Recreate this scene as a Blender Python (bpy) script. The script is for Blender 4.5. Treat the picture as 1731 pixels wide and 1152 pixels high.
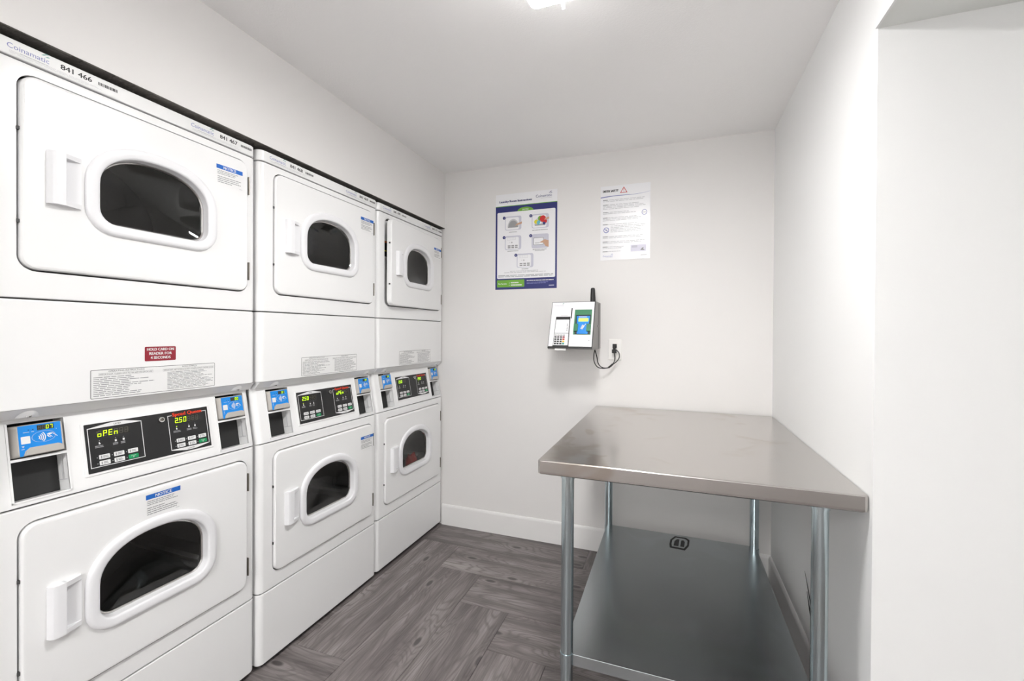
import bpy, bmesh, math, random
from mathutils import Vector, Matrix
from mathutils.geometry import tessellate_polygon

# ------------------------------------------------------------------ clear
for o in list(bpy.data.objects):
    bpy.data.objects.remove(o, do_unlink=True)
scene = bpy.context.scene
COL = scene.collection

# ------------------------------------------------------------------ camera
CAM_H, YAW, PITCH, ROLL, FPX = 1.2861, -0.351, -0.0066, 0.0061, 741.05
cy, sy = math.cos(YAW), math.sin(YAW)
fw = Vector((sy, cy, 0)); rt = Vector((cy, -sy, 0)); up = Vector((0, 0, 1))
f2 = fw * math.cos(PITCH) + up * math.sin(PITCH)
u2 = -fw * math.sin(PITCH) + up * math.cos(PITCH)
r3 = rt * math.cos(ROLL) + u2 * math.sin(ROLL)
u3 = -rt * math.sin(ROLL) + u2 * math.cos(ROLL)
cam_data = bpy.data.cameras.new('camera')
cam_data.sensor_width = 36.0
cam_data.lens = FPX / 1731.0 * 36.0
cam_data.shift_y = -7.31 / 1731.0
cam_data.clip_start = 0.02
cam = bpy.data.objects.new('camera', cam_data)
COL.objects.link(cam)
M = Matrix((( r3.x, u3.x, -f2.x, 0), (r3.y, u3.y, -f2.y, 0), (r3.z, u3.z, -f2.z, CAM_H), (0, 0, 0, 1)))
cam.matrix_world = M
scene.camera = cam

# ------------------------------------------------------------------ world, exposure
world = bpy.data.worlds.new('world'); scene.world = world
world.use_nodes = True
world.node_tree.nodes['Background'].inputs[0].default_value = (0.8, 0.85, 0.9, 1)
world.node_tree.nodes['Background'].inputs[1].default_value = 0.05
vs = scene.view_settings
vs.view_transform = 'Standard'; vs.look = 'None'; vs.gamma = 1.0
vs.use_curve_mapping = False
vs.exposure = 1.2
LAMP_STRENGTH = 46.0       # laundry room ceiling fixture
HALL_FILL_STRENGTH = 2.5       # added corridor fill light, out of view

# ------------------------------------------------------------------ room measures (metres)
X0 = -1.456                # front plane of the dryers
BULK = -1.439              # face of the bulkhead over the dryers
XR = 0.4908                # right wall
YB = 2.6103                # back wall
H = 2.3537                 # ceiling
YC = 1.3876                # where the right wall ends
HALLZ = 2.0774             # corridor ceiling
YN = -2.4                  # wall behind the camera
XH = 1.75                  # far wall of the corridor
EDGES = [0.513, 1.213, 1.9126, 2.5986]

# ------------------------------------------------------------------ materials
MATS = {}
def nodes_of(name):
    m = bpy.data.materials.new(name); m.use_nodes = True
    nt = m.node_tree
    return m, nt, nt.nodes['Principled BSDF']
def simple(name, col, rough=0.5, metal=0.0, spec=0.5, coat=0.0, emit=None, strength=1.0):
    m, nt, b = nodes_of(name)
    b.inputs['Base Color'].default_value = (*col, 1)
    b.inputs['Roughness'].default_value = rough
    b.inputs['Metallic'].default_value = metal
    b.inputs['Specular IOR Level'].default_value = spec
    b.inputs['Coat Weight'].default_value = coat
    if emit:
        b.inputs['Emission Color'].default_value = (*emit, 1)
        b.inputs['Emission Strength'].default_value = strength
    MATS[name] = m
    return m
def N(nt, typ, **kw):
    n = nt.nodes.new(typ)
    for k, v in kw.items():
        if k.startswith('_'):
            n.inputs[k[1:].replace('_', ' ')].default_value = v
        else:
            setattr(n, k, v)
    return n
def ramp(nt, stops):
    n = nt.nodes.new('ShaderNodeValToRGB')
    cr = n.color_ramp
    while len(cr.elements) < len(stops): cr.elements.new(0.5)
    for e, (p, c) in zip(cr.elements, stops):
        e.position = p
        e.color = (*c, 1) if len(c) == 3 else c
    return n
def mixrgb(nt, a, b, fac, mode='MIX'):
    n = nt.nodes.new('ShaderNodeMix'); n.data_type = 'RGBA'; n.blend_type = mode
    L = nt.links
    for sock, v in ((n.inputs[0], fac), (n.inputs[6], a), (n.inputs[7], b)):
        if hasattr(v, 'is_linked'): L.new(v, sock)
        elif isinstance(v, (int, float)): sock.default_value = v
        else: sock.default_value = (*v, 1)
    return n.outputs[2]
def math_node(nt, op, a, b=None, c=None):
    n = nt.nodes.new('ShaderNodeMath'); n.operation = op
    for i, v in enumerate((a, b, c)):
        if v is None: continue
        if hasattr(v, 'is_linked'): nt.links.new(v, n.inputs[i])
        else: n.inputs[i].default_value = v
    return n.outputs[0]

def painted(name, col, rough, scale, bump, dist=0.002, vary=0.03):
    m, nt, b = nodes_of(name)
    b.inputs['Roughness'].default_value = rough
    b.inputs['Base Color'].default_value = (*col, 1)
    if vary >= 0.01 or bump >= 0.05: tc = N(nt, 'ShaderNodeTexCoord')
    if vary >= 0.01:
        n2 = N(nt, 'ShaderNodeTexNoise', _Scale=1.7, _Detail=1.0)
        nt.links.new(tc.outputs['Object'], n2.inputs['Vector'])
        r = ramp(nt, [(0.3, tuple(c * (1 - vary) for c in col)), (0.7, tuple(min(1, c * (1 + vary)) for c in col))])
        nt.links.new(n2.outputs['Fac'], r.inputs[0])
        nt.links.new(r.outputs[0], b.inputs['Base Color'])
    if bump >= 0.05:
        n1 = N(nt, 'ShaderNodeTexNoise', _Scale=scale, _Detail=1.0)
        nt.links.new(tc.outputs['Object'], n1.inputs['Vector'])
        bp = N(nt, 'ShaderNodeBump', _Strength=bump, _Distance=dist)
        nt.links.new(n1.outputs['Fac'], bp.inputs['Height'])
        nt.links.new(bp.outputs[0], b.inputs['Normal'])
    MATS[name] = m
painted('wall_paint', (0.81, 0.793, 0.780), 0.55, 260, 0.06, 0.001, 0.012)
painted('wall_white', (0.865, 0.868, 0.865), 0.55, 260, 0.06, 0.001, 0.01)
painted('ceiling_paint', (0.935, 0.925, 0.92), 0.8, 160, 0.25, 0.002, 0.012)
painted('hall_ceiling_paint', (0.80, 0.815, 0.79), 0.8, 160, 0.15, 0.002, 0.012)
painted('trim_paint', (0.86, 0.85, 0.84), 0.35, 60, 0.03, 0.001, 0.01)
painted('enamel', (0.90, 0.90, 0.90), 0.22, 400, 0.012, 0.0005, 0.01)
painted('plastic_white', (0.86, 0.86, 0.88), 0.3, 500, 0.01, 0.0005, 0.005)
painted('label_grey', (0.42, 0.40, 0.37), 0.5, 300, 0.05, 0.0005, 0.03)
painted('shaded_edge', (0.10, 0.092, 0.082), 0.9, 90, 0.9, 0.006, 0.45)  # dark colour paints in the shade under the bulkhead
painted('inner_steel', (0.06, 0.06, 0.06), 0.6, 60, 0.1, 0.001, 0.1)
painted('drum_steel', (0.26, 0.26, 0.255), 0.42, 30, 0.1, 0.002, 0.15)
painted('reader_grey', (0.50, 0.475, 0.44), 0.45, 300, 0.05, 0.0005, 0.02)
painted('terminal_grey', (0.27, 0.26, 0.25), 0.4, 300, 0.04, 0.0005, 0.05)
painted('black_plastic', (0.012, 0.012, 0.012), 0.45, 300, 0.05, 0.0005, 0.2)
painted('panel_black', (0.011, 0.011, 0.012), 0.35, 300, 0.01, 0.0005, 0.1)
painted('bay_black', (0.018, 0.018, 0.018), 0.6, 200, 0.05, 0.0005, 0.2)
painted('outlet_plastic', (0.90, 0.885, 0.86), 0.3, 300, 0.01, 0.0005, 0.01)
painted('cloth_beige', (0.55, 0.48, 0.40), 0.9, 40, 0.6, 0.006, 0.15)
painted('cloth_red', (0.45, 0.04, 0.03), 0.9, 40, 0.6, 0.006, 0.2)
painted('poster_white', (0.90, 0.90, 0.92), 0.25, 300, 0.0, 0.0005, 0.005)
painted('sticker_white', (0.86, 0.86, 0.855), 0.35, 300, 0.0, 0.0005, 0.01)
simple('ink_black', (0.02, 0.02, 0.022), 0.5)
simple('ink_grey', (0.33, 0.33, 0.34), 0.5)
simple('ink_light', (0.56, 0.56, 0.58), 0.5)
simple('ink_lavender', (0.60, 0.60, 0.68), 0.5)
simple('ink_pale', (0.74, 0.73, 0.84), 0.5)
simple('ink_navy', (0.022, 0.028, 0.17), 0.35)
simple('ink_brand', (0.22, 0.24, 0.50), 0.5)
simple('ink_teal', (0.20, 0.40, 0.36), 0.5)
simple('ink_blue', (0.015, 0.14, 0.55), 0.45)
simple('ink_green', (0.17, 0.42, 0.04), 0.35)
simple('ink_red', (0.60, 0.02, 0.02), 0.45)
simple('ink_maroon', (0.30, 0.018, 0.035), 0.4)
simple('ink_orange_red', (0.85, 0.05, 0.01), 0.4)
simple('ink_yellow', (0.80, 0.70, 0.03), 0.4)
simple('ink_cyan', (0.15, 0.50, 0.60), 0.4)
simple('ink_skin', (0.60, 0.36, 0.24), 0.5)
simple('ink_white', (0.82, 0.82, 0.82), 0.4)
simple('card_blue', (0.0, 0.25, 0.76), 0.35)
simple('button_green', (0.0, 0.30, 0.10), 0.4)
simple('panel_green', (0.04, 0.22, 0.10), 0.4)
simple('key_red', (0.60, 0.06, 0.02), 0.4)
simple('key_yellow', (0.75, 0.50, 0.02), 0.4)
simple('key_green', (0.02, 0.32, 0.25), 0.4)
simple('orange_label', (0.65, 0.16, 0.03), 0.5)
simple('segment_dim', (0.07, 0.065, 0.05), 0.4)
simple('segment_window', (0.025, 0.024, 0.02), 0.25)
simple('segment_lit', (0.3, 0.5, 0.0), 0.4, emit=(0.50, 0.95, 0.0), strength=0.9)
simple('screen_lit', (0.3, 0.5, 0.1), 0.3, emit=(0.45, 0.75, 0.05), strength=0.75)
simple('screen_pale', (0.75, 0.80, 0.85), 0.2, emit=(0.8, 0.9, 1.0), strength=0.15)
simple('chrome', (0.62, 0.61, 0.60), 0.18, 1.0)
simple('rubber_black', (0.012, 0.012, 0.012), 0.55)
simple('hinge_steel', (0.22, 0.20, 0.17), 0.4, 0.8)

def stainless(name, col, rough, smudge=0.0, tint=(0.5, 0.44, 0.38)):
    """brushed metal; smudges are faint swirled hand-wipe marks on the surface"""
    m, nt, b = nodes_of(name); L = nt.links
    b.inputs['Metallic'].default_value = 1.0
    b.inputs['Roughness'].default_value = rough
    tc = N(nt, 'ShaderNodeTexCoord')
    big = N(nt, 'ShaderNodeTexNoise', _Scale=3.0, _Detail=3.0, _Roughness=0.5, _Distortion=2.2)
    L.new(tc.outputs['Object'], big.inputs['Vector'])
    where = N(nt, 'ShaderNodeTexNoise', _Scale=2.1, _Detail=1.0)
    L.new(tc.outputs['Object'], where.inputs['Vector'])
    mr = N(nt, 'ShaderNodeMapRange', interpolation_type='SMOOTHSTEP'); mr.inputs['From Min'].default_value = 0.52; mr.inputs['From Max'].default_value = 0.64
    L.new(big.outputs['Fac'], mr.inputs['Value'])
    mw = N(nt, 'ShaderNodeMapRange', interpolation_type='SMOOTHSTEP'); mw.inputs['From Min'].default_value = 0.42; mw.inputs['From Max'].default_value = 0.60
    L.new(where.outputs['Fac'], mw.inputs['Value'])
    fac = math_node(nt, 'MULTIPLY', math_node(nt, 'MULTIPLY', mr.outputs[0], mw.outputs[0]), smudge)
    c = mixrgb(nt, col, tuple(a * t * 1.9 for a, t in zip(col, tint)), fac)
    L.new(c, b.inputs['Base Color'])
    MATS[name] = m
stainless('stainless_top', (0.565, 0.543, 0.522), 0.21, 0.85, (0.42, 0.385, 0.345))
stainless('stainless_shelf', (0.46, 0.49, 0.505), 0.26, 0.5, (0.58, 0.59, 0.60))
stainless('galvanised', (0.54, 0.625, 0.655), 0.17, 0.25)

def glass(name, tint, rough, ior=1.5):
    m = bpy.data.materials.new(name); m.use_nodes = True
    nt = m.node_tree; nt.nodes.clear()
    out = N(nt, 'ShaderNodeOutputMaterial')
    tr = N(nt, 'ShaderNodeBsdfTransparent'); tr.inputs[0].default_value = (*tint, 1)
    gl = N(nt, 'ShaderNodeBsdfGlossy'); gl.inputs['Color'].default_value = (1, 1, 1, 1); gl.inputs['Roughness'].default_value = rough
    lw = N(nt, 'ShaderNodeLayerWeight'); lw.inputs['Blend'].default_value = 0.5
    f5 = math_node(nt, 'POWER', lw.outputs['Facing'], 5.0)
    ff = math_node(nt, 'MULTIPLY_ADD', f5, 0.955, 0.045)
    mx = N(nt, 'ShaderNodeMixShader')
    nt.links.new(ff, mx.inputs[0]); nt.links.new(tr.outputs[0], mx.inputs[1]); nt.links.new(gl.outputs[0], mx.inputs[2])
    nt.links.new(mx.outputs[0], out.inputs[0])
    MATS[name] = m
glass('door_glass', (0.80, 0.80, 0.79), 0.015)

def lamp_lens(name, k):
    m, nt, b = nodes_of(name)
    b.inputs['Base Color'].default_value = (0.9, 0.9, 0.88, 1)
    b.inputs['Roughness'].default_value = 0.25
    tc = N(nt, 'ShaderNodeTexCoord')
    v = N(nt, 'ShaderNodeTexVoronoi', _Scale=95.0)
    nt.links.new(tc.outputs['Object'], v.inputs['Vector'])
    bp = N(nt, 'ShaderNodeBump', _Strength=0.8, _Distance=0.004)
    nt.links.new(v.outputs['Distance'], bp.inputs['Height'])
    nt.links.new(bp.outputs[0], b.inputs['Normal'])
    b.inputs['Emission Color'].default_value = (1.0, 0.992, 0.980, 1)
    b.inputs['Emission Strength'].default_value = LAMP_STRENGTH * k
    MATS[name] = m
lamp_lens('lamp_lens', 1.25)
lamp_lens('lamp_lens_side', 0.09)
simple('hall_fill_lens', (0.9, 0.9, 0.9), 0.4, emit=(1.0, 0.985, 0.95), strength=HALL_FILL_STRENGTH)  # glow of the added corridor fill light

def plank_material():
    m, nt, b = nodes_of('vinyl_plank'); L = nt.links
    tc = N(nt, 'ShaderNodeTexCoord'); oi = N(nt, 'ShaderNodeObjectInfo')
    off = N(nt, 'ShaderNodeVectorMath', operation='MULTIPLY_ADD')
    L.new(oi.outputs['Random'], off.inputs[0]); off.inputs[1].default_value = (37.0, 91.0, 53.0)
    L.new(tc.outputs['Object'], off.inputs[2])
    def mapped(sc):
        mp = N(nt, 'ShaderNodeMapping'); mp.inputs['Scale'].default_value = sc
        L.new(off.outputs[0], mp.inputs['Vector']); return mp.outputs[0]
    # knots
    vo = N(nt, 'ShaderNodeTexVoronoi', voronoi_dimensions='2D', _Scale=1.0, _Randomness=1.0); L.new(mapped((3.0, 7.5, 1)), vo.inputs['Vector'])
    kn = N(nt, 'ShaderNodeMapRange'); kn.inputs['From Min'].default_value = 0.105; kn.inputs['From Max'].default_value = 0.06
    L.new(vo.outputs['Distance'], kn.inputs['Value'])
    halo = N(nt, 'ShaderNodeMapRange'); halo.inputs['From Min'].default_value = 0.19; halo.inputs['From Max'].default_value = 0.11
    L.new(vo.outputs['Distance'], halo.inputs['Value'])
    sep = N(nt, 'ShaderNodeSeparateColor'); L.new(vo.outputs['Color'], sep.inputs[0])
    gate = math_node(nt, 'GREATER_THAN', sep.outputs[0], 0.60)
    ring_src = N(nt, 'ShaderNodeMapRange', interpolation_type='SMOOTHSTEP'); ring_src.inputs['From Min'].default_value = 0.55; ring_src.inputs['From Max'].default_value = 0.0
    L.new(vo.outputs['Distance'], ring_src.inputs['Value'])
    bulge = math_node(nt, 'MULTIPLY', math_node(nt, 'MULTIPLY', ring_src.outputs[0], gate), 0.16)
    # contour lines of a stretched noise: the cathedral figure of the print
    n1 = N(nt, 'ShaderNodeTexNoise', _Scale=1.0, _Detail=2.0, _Roughness=0.4, _Distortion=0.3); L.new(mapped((1.5, 9.0, 1)), n1.inputs['Vector'])
    rings = math_node(nt, 'SINE', math_node(nt, 'MULTIPLY', math_node(nt, 'ADD', n1.outputs['Fac'], bulge), 110.0))
    rings = math_node(nt, 'POWER', math_node(nt, 'MULTIPLY_ADD', rings, 0.5, 0.5), 3.0)
    # fine fibres
    n2 = N(nt, 'ShaderNodeTexNoise', _Scale=1.0, _Detail=5.0, _Roughness=0.65); L.new(mapped((7.0, 150.0, 1)), n2.inputs['Vector'])
    # broad colour drift in strips
    n3 = N(nt, 'ShaderNodeTexNoise', _Scale=1.0, _Detail=3.0, _Roughness=0.5); L.new(mapped((1.6, 14.0, 1)), n3.inputs['Vector'])
    base = ramp(nt, [(0.34, (0.090, 0.077, 0.076)), (0.48, (0.172, 0.151, 0.148)), (0.66, (0.31, 0.281, 0.275))])
    drift = math_node(nt, 'ADD', math_node(nt, 'MULTIPLY', n3.outputs['Fac'], 0.62), math_node(nt, 'MULTIPLY', n2.outputs['Fac'], 0.38))
    L.new(drift, base.inputs[0])
    fac = math_node(nt, 'MULTIPLY', rings, math_node(nt, 'MULTIPLY', n3.outputs['Fac'], 0.75))
    c1 = mixrgb(nt, base.outputs[0], (0.075, 0.062, 0.060), fac)
    c2 = mixrgb(nt, c1, (0.30, 0.27, 0.26), math_node(nt, 'MULTIPLY', math_node(nt, 'MULTIPLY', halo.outputs[0], gate), 0.35))
    c3 = mixrgb(nt, c2, (0.055, 0.048, 0.048), math_node(nt, 'MULTIPLY', math_node(nt, 'MULTIPLY', kn.outputs[0], gate), 0.85))
    # plank-to-plank shade
    hv = N(nt, 'ShaderNodeHueSaturation')
    L.new(math_node(nt, 'MULTIPLY_ADD', oi.outputs['Random'], 0.22, 0.90), hv.inputs['Value'])
    L.new(c3, hv.inputs['Color'])
    L.new(hv.outputs[0], b.inputs['Base Color'])
    b.inputs['Roughness'].default_value = 0.48
    bp = N(nt, 'ShaderNodeBump', _Strength=0.25, _Distance=0.0008)
    L.new(n2.outputs['Fac'], bp.inputs['Height']); L.new(bp.outputs[0], b.inputs['Normal'])
    MATS['vinyl_plank'] = m
plank_material()

# ------------------------------------------------------------------ mesh builder
TEXT_CACHE = {}
def text_geo(s):
    if s not in TEXT_CACHE:
        cu = bpy.data.curves.new('t', 'FONT'); cu.body = s; cu.size = 1.0; cu.resolution_u = 2
        ob = bpy.data.objects.new('t', cu)
        me = ob.to_mesh()
        v = [(p.co.x, p.co.y) for p in me.vertices]
        f = [tuple(p.vertices) for p in me.polygons]
        ob.to_mesh_clear()
        bpy.data.objects.remove(ob); bpy.data.curves.remove(cu)
        TEXT_CACHE[s] = (v, f)
    return TEXT_CACHE[s]
def xyz(u, v, n): return (u, v, n)
class MB:
    def __init__(self, frame=xyz):
        self.v, self.f, self.m, self.mats, self.fr = [], [], [], [], frame
    def mi(self, mat):
        if mat not in self.mats: self.mats.append(mat)
        return self.mats.index(mat)
    def add(self, vs_, fs, mat):
        b = len(self.v); k = self.mi(mat)
        self.v += [self.fr(*p) for p in vs_]
        for f in fs:
            self.f.append(tuple(b + i for i in f)); self.m.append(k)
        return self
    def quad(self, u0, v0, u1, v1, n, mat):
        return self.add([(u0, v0, n), (u1, v0, n), (u1, v1, n), (u0, v1, n)], [(0, 1, 2, 3)], mat)
    def box(self, u0, v0, n0, u1, v1, n1, mat):
        p = [(u0, v0, n0), (u1, v0, n0), (u1, v1, n0), (u0, v1, n0), (u0, v0, n1), (u1, v0, n1), (u1, v1, n1), (u0, v1, n1)]
        return self.add(p, [(3, 2, 1, 0), (4, 5, 6, 7), (0, 1, 5, 4), (1, 2, 6, 5), (2, 3, 7, 6), (3, 0, 4, 7)], mat)
    def poly(self, pts, n, mat):
        return self.add([(a, b, n) for a, b in pts], [tuple(range(len(pts)))], mat)
    def prism(self, pts, n0, n1, mat, bev=0.0):
        if bev: return self.loft([(offset(pts, 0), n0), (offset(pts, 0), n1 - bev), (offset(pts, -bev), n1)], mat, True, True)
        return self.loft([(pts, n0), (pts, n1)], mat, True, True)
    def loft(self, rings, mat, cap0=False, cap1=False, closed=False):
        n = len(rings[0][0]); vs_ = []; fs = []
        for pts, d in rings:
            for i, (a, b) in enumerate(pts): vs_.append((a, b, d[i] if isinstance(d, (list, tuple)) else d))
        R = len(rings)
        for r in range(R if closed else R - 1):
            s = (r + 1) % R
            for i in range(n):
                j = (i + 1) % n
                fs.append((r * n + i, r * n + j, s * n + j, s * n + i))
        if cap0: fs.append(tuple(reversed(range(n))))
        if cap1: fs.append(tuple((R - 1) * n + i for i in range(n)))
        return self.add(vs_, fs, mat)
    def plate(self, outer, holes, n, mat):
        loops = [[Vector((a, b, 0)) for a, b in outer]] + [[Vector((a, b, 0)) for a, b in h] for h in holes]
        tris = tessellate_polygon(loops)
        pts = [(p.x, p.y, n) for l in loops for p in l]
        fs = []
        for t in tris:
            a, b, c = (pts[i] for i in t)
            s = (b[0]-a[0])*(c[1]-a[1]) - (b[1]-a[1])*(c[0]-a[0])
            fs.append(tuple(t) if s > 0 else tuple(reversed(t)))
        return self.add(pts, fs, mat)
    def text(self, s, u, v, h, n, mat, w=None, align='L', rot=0.0, bold=0):
        vv, ff = text_geo(s)
        x0 = min(p[0] for p in vv); x1 = max(p[0] for p in vv)
        sc = h / 0.72
        sx = sc if w is None else w / (x1 - x0)
        wid = (x1 - x0) * sx
        du = {'L': 0, 'C': -wid / 2, 'R': -wid}[align]
        c, s_ = math.cos(rot), math.sin(rot)
        shifts = [0.0] if not bold else [-bold, 0.0, bold]
        for k, d in enumerate(shifts):
            P = []
            for a, b in vv:
                px, py = (a - x0) * sx + du + d, b * sc
                P.append((u + px * c - py * s_, v + px * s_ + py * c, n + k * 0.00005))
            self.add(P, ff, mat)
        return self
    def tube(self, pts, r, mat, seg=10, caps=True):
        P = [Vector(p) for p in pts]; n = len(P)
        R = r if isinstance(r, (list, tuple)) else [r] * n
        tang = [(P[min(i + 1, n - 1)] - P[max(i - 1, 0)]).normalized() for i in range(n)]
        ref = Vector((0, 0, 1)) if abs(tang[0].z) < 0.9 else Vector((1, 0, 0))
        a = tang[0].cross(ref).normalized(); vs_ = []
        for i in range(n):
            a = (a - tang[i] * a.dot(tang[i])).normalized(); b = tang[i].cross(a)
            for k in range(seg):
                t = 2 * math.pi * k / seg
                vs_.append(tuple(P[i] + (a * math.cos(t) + b * math.sin(t)) * R[i]))
        fs = []
        for i in range(n - 1):
            for k in range(seg):
                j = (k + 1) % seg
                fs.append((i*seg+k, i*seg+j, (i+1)*seg+j, (i+1)*seg+k))
        if caps:
            fs.append(tuple(reversed(range(seg)))); fs.append(tuple((n-1)*seg + k for k in range(seg)))
        return self.add(vs_, fs, mat)
    def disc(self, u, v, r, n, mat, seg=20, ry=None):
        ry = ry or r
        return self.poly([(u + r * math.cos(2*math.pi*k/seg), v + ry * math.sin(2*math.pi*k/seg)) for k in range(seg)], n, mat)
    def ringflat(self, u, v, r0, r1, n, mat, seg=24, a0=0.0, a1=2*math.pi, ky=1.0):
        full = abs(a1 - a0 - 2*math.pi) < 1e-6
        cnt = seg if full else seg + 1
        P = []
        for k in range(cnt):
            t = a0 + (a1 - a0) * k / seg
            P += [(u + r0*math.cos(t), v + ky*r0*math.sin(t), n), (u + r1*math.cos(t), v + ky*r1*math.sin(t), n)]
        F = []
        for k in range(seg):
            j = (k + 1) % cnt
            F.append((2*k, 2*k+1, 2*j+1, 2*j))
        return self.add(P, F, mat)
    def line(self, pts, w, n, mat):
        for (a, b), (c, d) in zip(pts, pts[1:]):
            L = math.hypot(c - a, d - b) or 1e-9
            px, py = -(d - b) / L * w / 2, (c - a) / L * w / 2
            ex, ey = (c - a) / L * w / 2, (d - b) / L * w / 2
            self.add([(a-px-ex, b-py-ey, n), (c-px+ex, d-py+ey, n), (c+px+ex, d+py+ey, n), (a+px-ex, b+py-ey, n)], [(0, 1, 2, 3)], mat)
        return self
    def mesh(self, name, smooth=None):
        me = bpy.data.meshes.new(name)
        me.from_pydata(self.v, [], self.f)
        for k in self.mats: me.materials.append(MATS[k])
        me.polygons.foreach_set('material_index', self.m)
        bm = bmesh.new(); bm.from_mesh(me)
        bmesh.ops.remove_doubles(bm, verts=bm.verts, dist=1e-5)
        if smooth is not None: bmesh.ops.recalc_face_normals(bm, faces=bm.faces)
        bm.to_mesh(me); bm.free()
        if smooth is not None:
            me.polygons.foreach_set('use_smooth', [True] * len(me.polygons))
            me.set_sharp_from_angle(angle=math.radians(smooth))
            me['weighted'] = 1
        me.update()
        return me
    def build(self, name, parent=None, smooth=None, loc=(0, 0, 0), label=None):
        return link(name, self.mesh(name, smooth), parent, loc, label)
def link(name, me, parent=None, loc=(0, 0, 0), label=None):
    o = bpy.data.objects.new(name, me); COL.objects.link(o)
    o.location = loc
    if me.get('weighted'):
        wn = o.modifiers.new('weighted_normal', 'WEIGHTED_NORMAL'); wn.keep_sharp = True; wn.weight = 100
    if parent: o.parent = parent
    if label: o['label'] = label
    return o
def thing(name, label, cat, loc=(0, 0, 0), group=None):
    o = bpy.data.objects.new(name, None); COL.objects.link(o)
    o.empty_display_size = 0.05; o.location = loc
    o['label'] = label; o['category'] = cat
    if group: o['group'] = group
    return o
def struct(o, label=None, cat=None):
    o['kind'] = 'structure'
    if label: o['label'] = label
    if cat: o['category'] = cat
    return o
def rrect(u0, v0, u1, v1, r, seg=6):
    out = []
    for cx, cy_, a in ((u1-r, v0+r, -90), (u1-r, v1-r, 0), (u0+r, v1-r, 90), (u0+r, v0+r, 180)):
        for k in range(seg + 1):
            t = math.radians(a + 90 * k / seg)
            out.append((cx + r * math.cos(t), cy_ + r * math.sin(t)))
    return out
def offset(pts, d):
    """move a counter-clockwise loop outwards by d"""
    if not d: return list(pts)
    out = []; n = len(pts)
    for i in range(n):
        (ax, ay), (bx, by), (cx, cy_) = pts[i-1], pts[i], pts[(i+1) % n]
        e1 = Vector((bx-ax, by-ay)); e2 = Vector((cx-bx, cy_-by))
        e1 = e1.normalized() if e1.length > 1e-9 else e2.normalized()
        e2 = e2.normalized() if e2.length > 1e-9 else e1
        n1 = Vector((e1.y, -e1.x)); n2 = Vector((e2.y, -e2.x))
        m = n1 + n2; m = m.normalized() if m.length > 1e-6 else n1
        k = d / max(0.4, m.dot(n1))
        out.append((bx + m.x*k, by + m.y*k))
    return out

# ------------------------------------------------------------------ room shell
def slab(name, a, b, mat, label=None):
    m = MB(); m.box(*a, *b, mat)
    return struct(m.build(name), label)
T = 0.12
slab('wall_back', (-2.25, YB, -0.02), (XR, YB + T, H), 'wall_paint', 'pale grey painted wall behind the posters and the table')
slab('wall_right', (XR, YC, -0.02), (XH + T, YB + T, H), 'wall_white', 'white wall beside the steel table that ends at the corridor')
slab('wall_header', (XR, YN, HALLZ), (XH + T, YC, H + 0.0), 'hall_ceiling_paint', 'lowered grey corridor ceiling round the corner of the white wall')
slab('wall_corridor', (XH, YN, -0.02), (XH + T, YC, HALLZ), 'wall_white', 'white end wall of the corridor')
slab('wall_near', (-2.25, YN - T, -0.02), (XH + T, YN, H), 'wall_white', 'white wall opposite the posters')
slab('wall_left', (-2.37, YN - T, -0.02), (-2.25, YB + T, H), 'wall_paint', 'wall behind the stacked dryers')
slab('wall_left_return', (-2.25, YN, -0.02), (BULK, 0.497, H), 'wall_paint', 'grey wall closing the dryer alcove')
slab('wall_bulkhead', (-2.25, 0.497, 1.9872), (BULK, YB, H), 'wall_paint', 'grey bulkhead wall above the row of dryers')
slab('ceiling', (-2.37, YN - T, H), (XH + T, YB + T, H + 0.1), 'ceiling_paint', 'lightly textured off-white ceiling')
# header face on the room side keeps the wall colour
slab('wall_header_face', (XR - 0.006, YN, HALLZ), (XR, YC, H), 'wall_white', 'white strip of wall above the corridor opening')
# rough bulkhead underside; the darkness of the unlit gap is put into its colour
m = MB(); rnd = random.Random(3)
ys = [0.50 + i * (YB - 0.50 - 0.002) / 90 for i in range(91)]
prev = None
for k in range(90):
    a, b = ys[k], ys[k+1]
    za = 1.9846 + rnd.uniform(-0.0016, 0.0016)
    m.box(-1.62, a, za, BULK - 0.0006, b, 1.9872, 'shaded_edge')
struct(m.build('underside_shade_1'), 'ragged bulkhead underside above the dryers with its shade painted in')

def baseboard(name, pts_xy, inward, label):
    (xa, ya), (xb, yb) = pts_xy
    prof = [(0, 0), (0.013, 0), (0.013, 0.118), (0.009, 0.130), (0.004, 0.135), (0, 0.135)]
    m = MB()
    vs_ = [(xa + inward[0]*d, ya + inward[1]*d, z) for d, z in prof] + [(xb + inward[0]*d, yb + inward[1]*d, z) for d, z in prof]
    n = len(prof)
    fs = [(i, (i+1) % n, n + (i+1) % n, n + i) for i in range(n)] + [tuple(range(n)), tuple(range(2*n-1, n-1, -1))]
    m.add(vs_, fs, 'trim_paint')
    return struct(m.build(name, smooth=30), label)
baseboard('baseboard_back', ((-1.447, YB), (XR, YB)), (0, -1), 'white baseboard along the wall under the posters')
baseboard('baseboard_right', ((XR, YB - 0.013), (XR, YC)), (-1, 0), 'white baseboard along the wall beside the table')
baseboard('baseboard_corridor', ((XR, YC), (XH, YC)), (0, -1), 'white baseboard on the corridor face')

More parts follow.
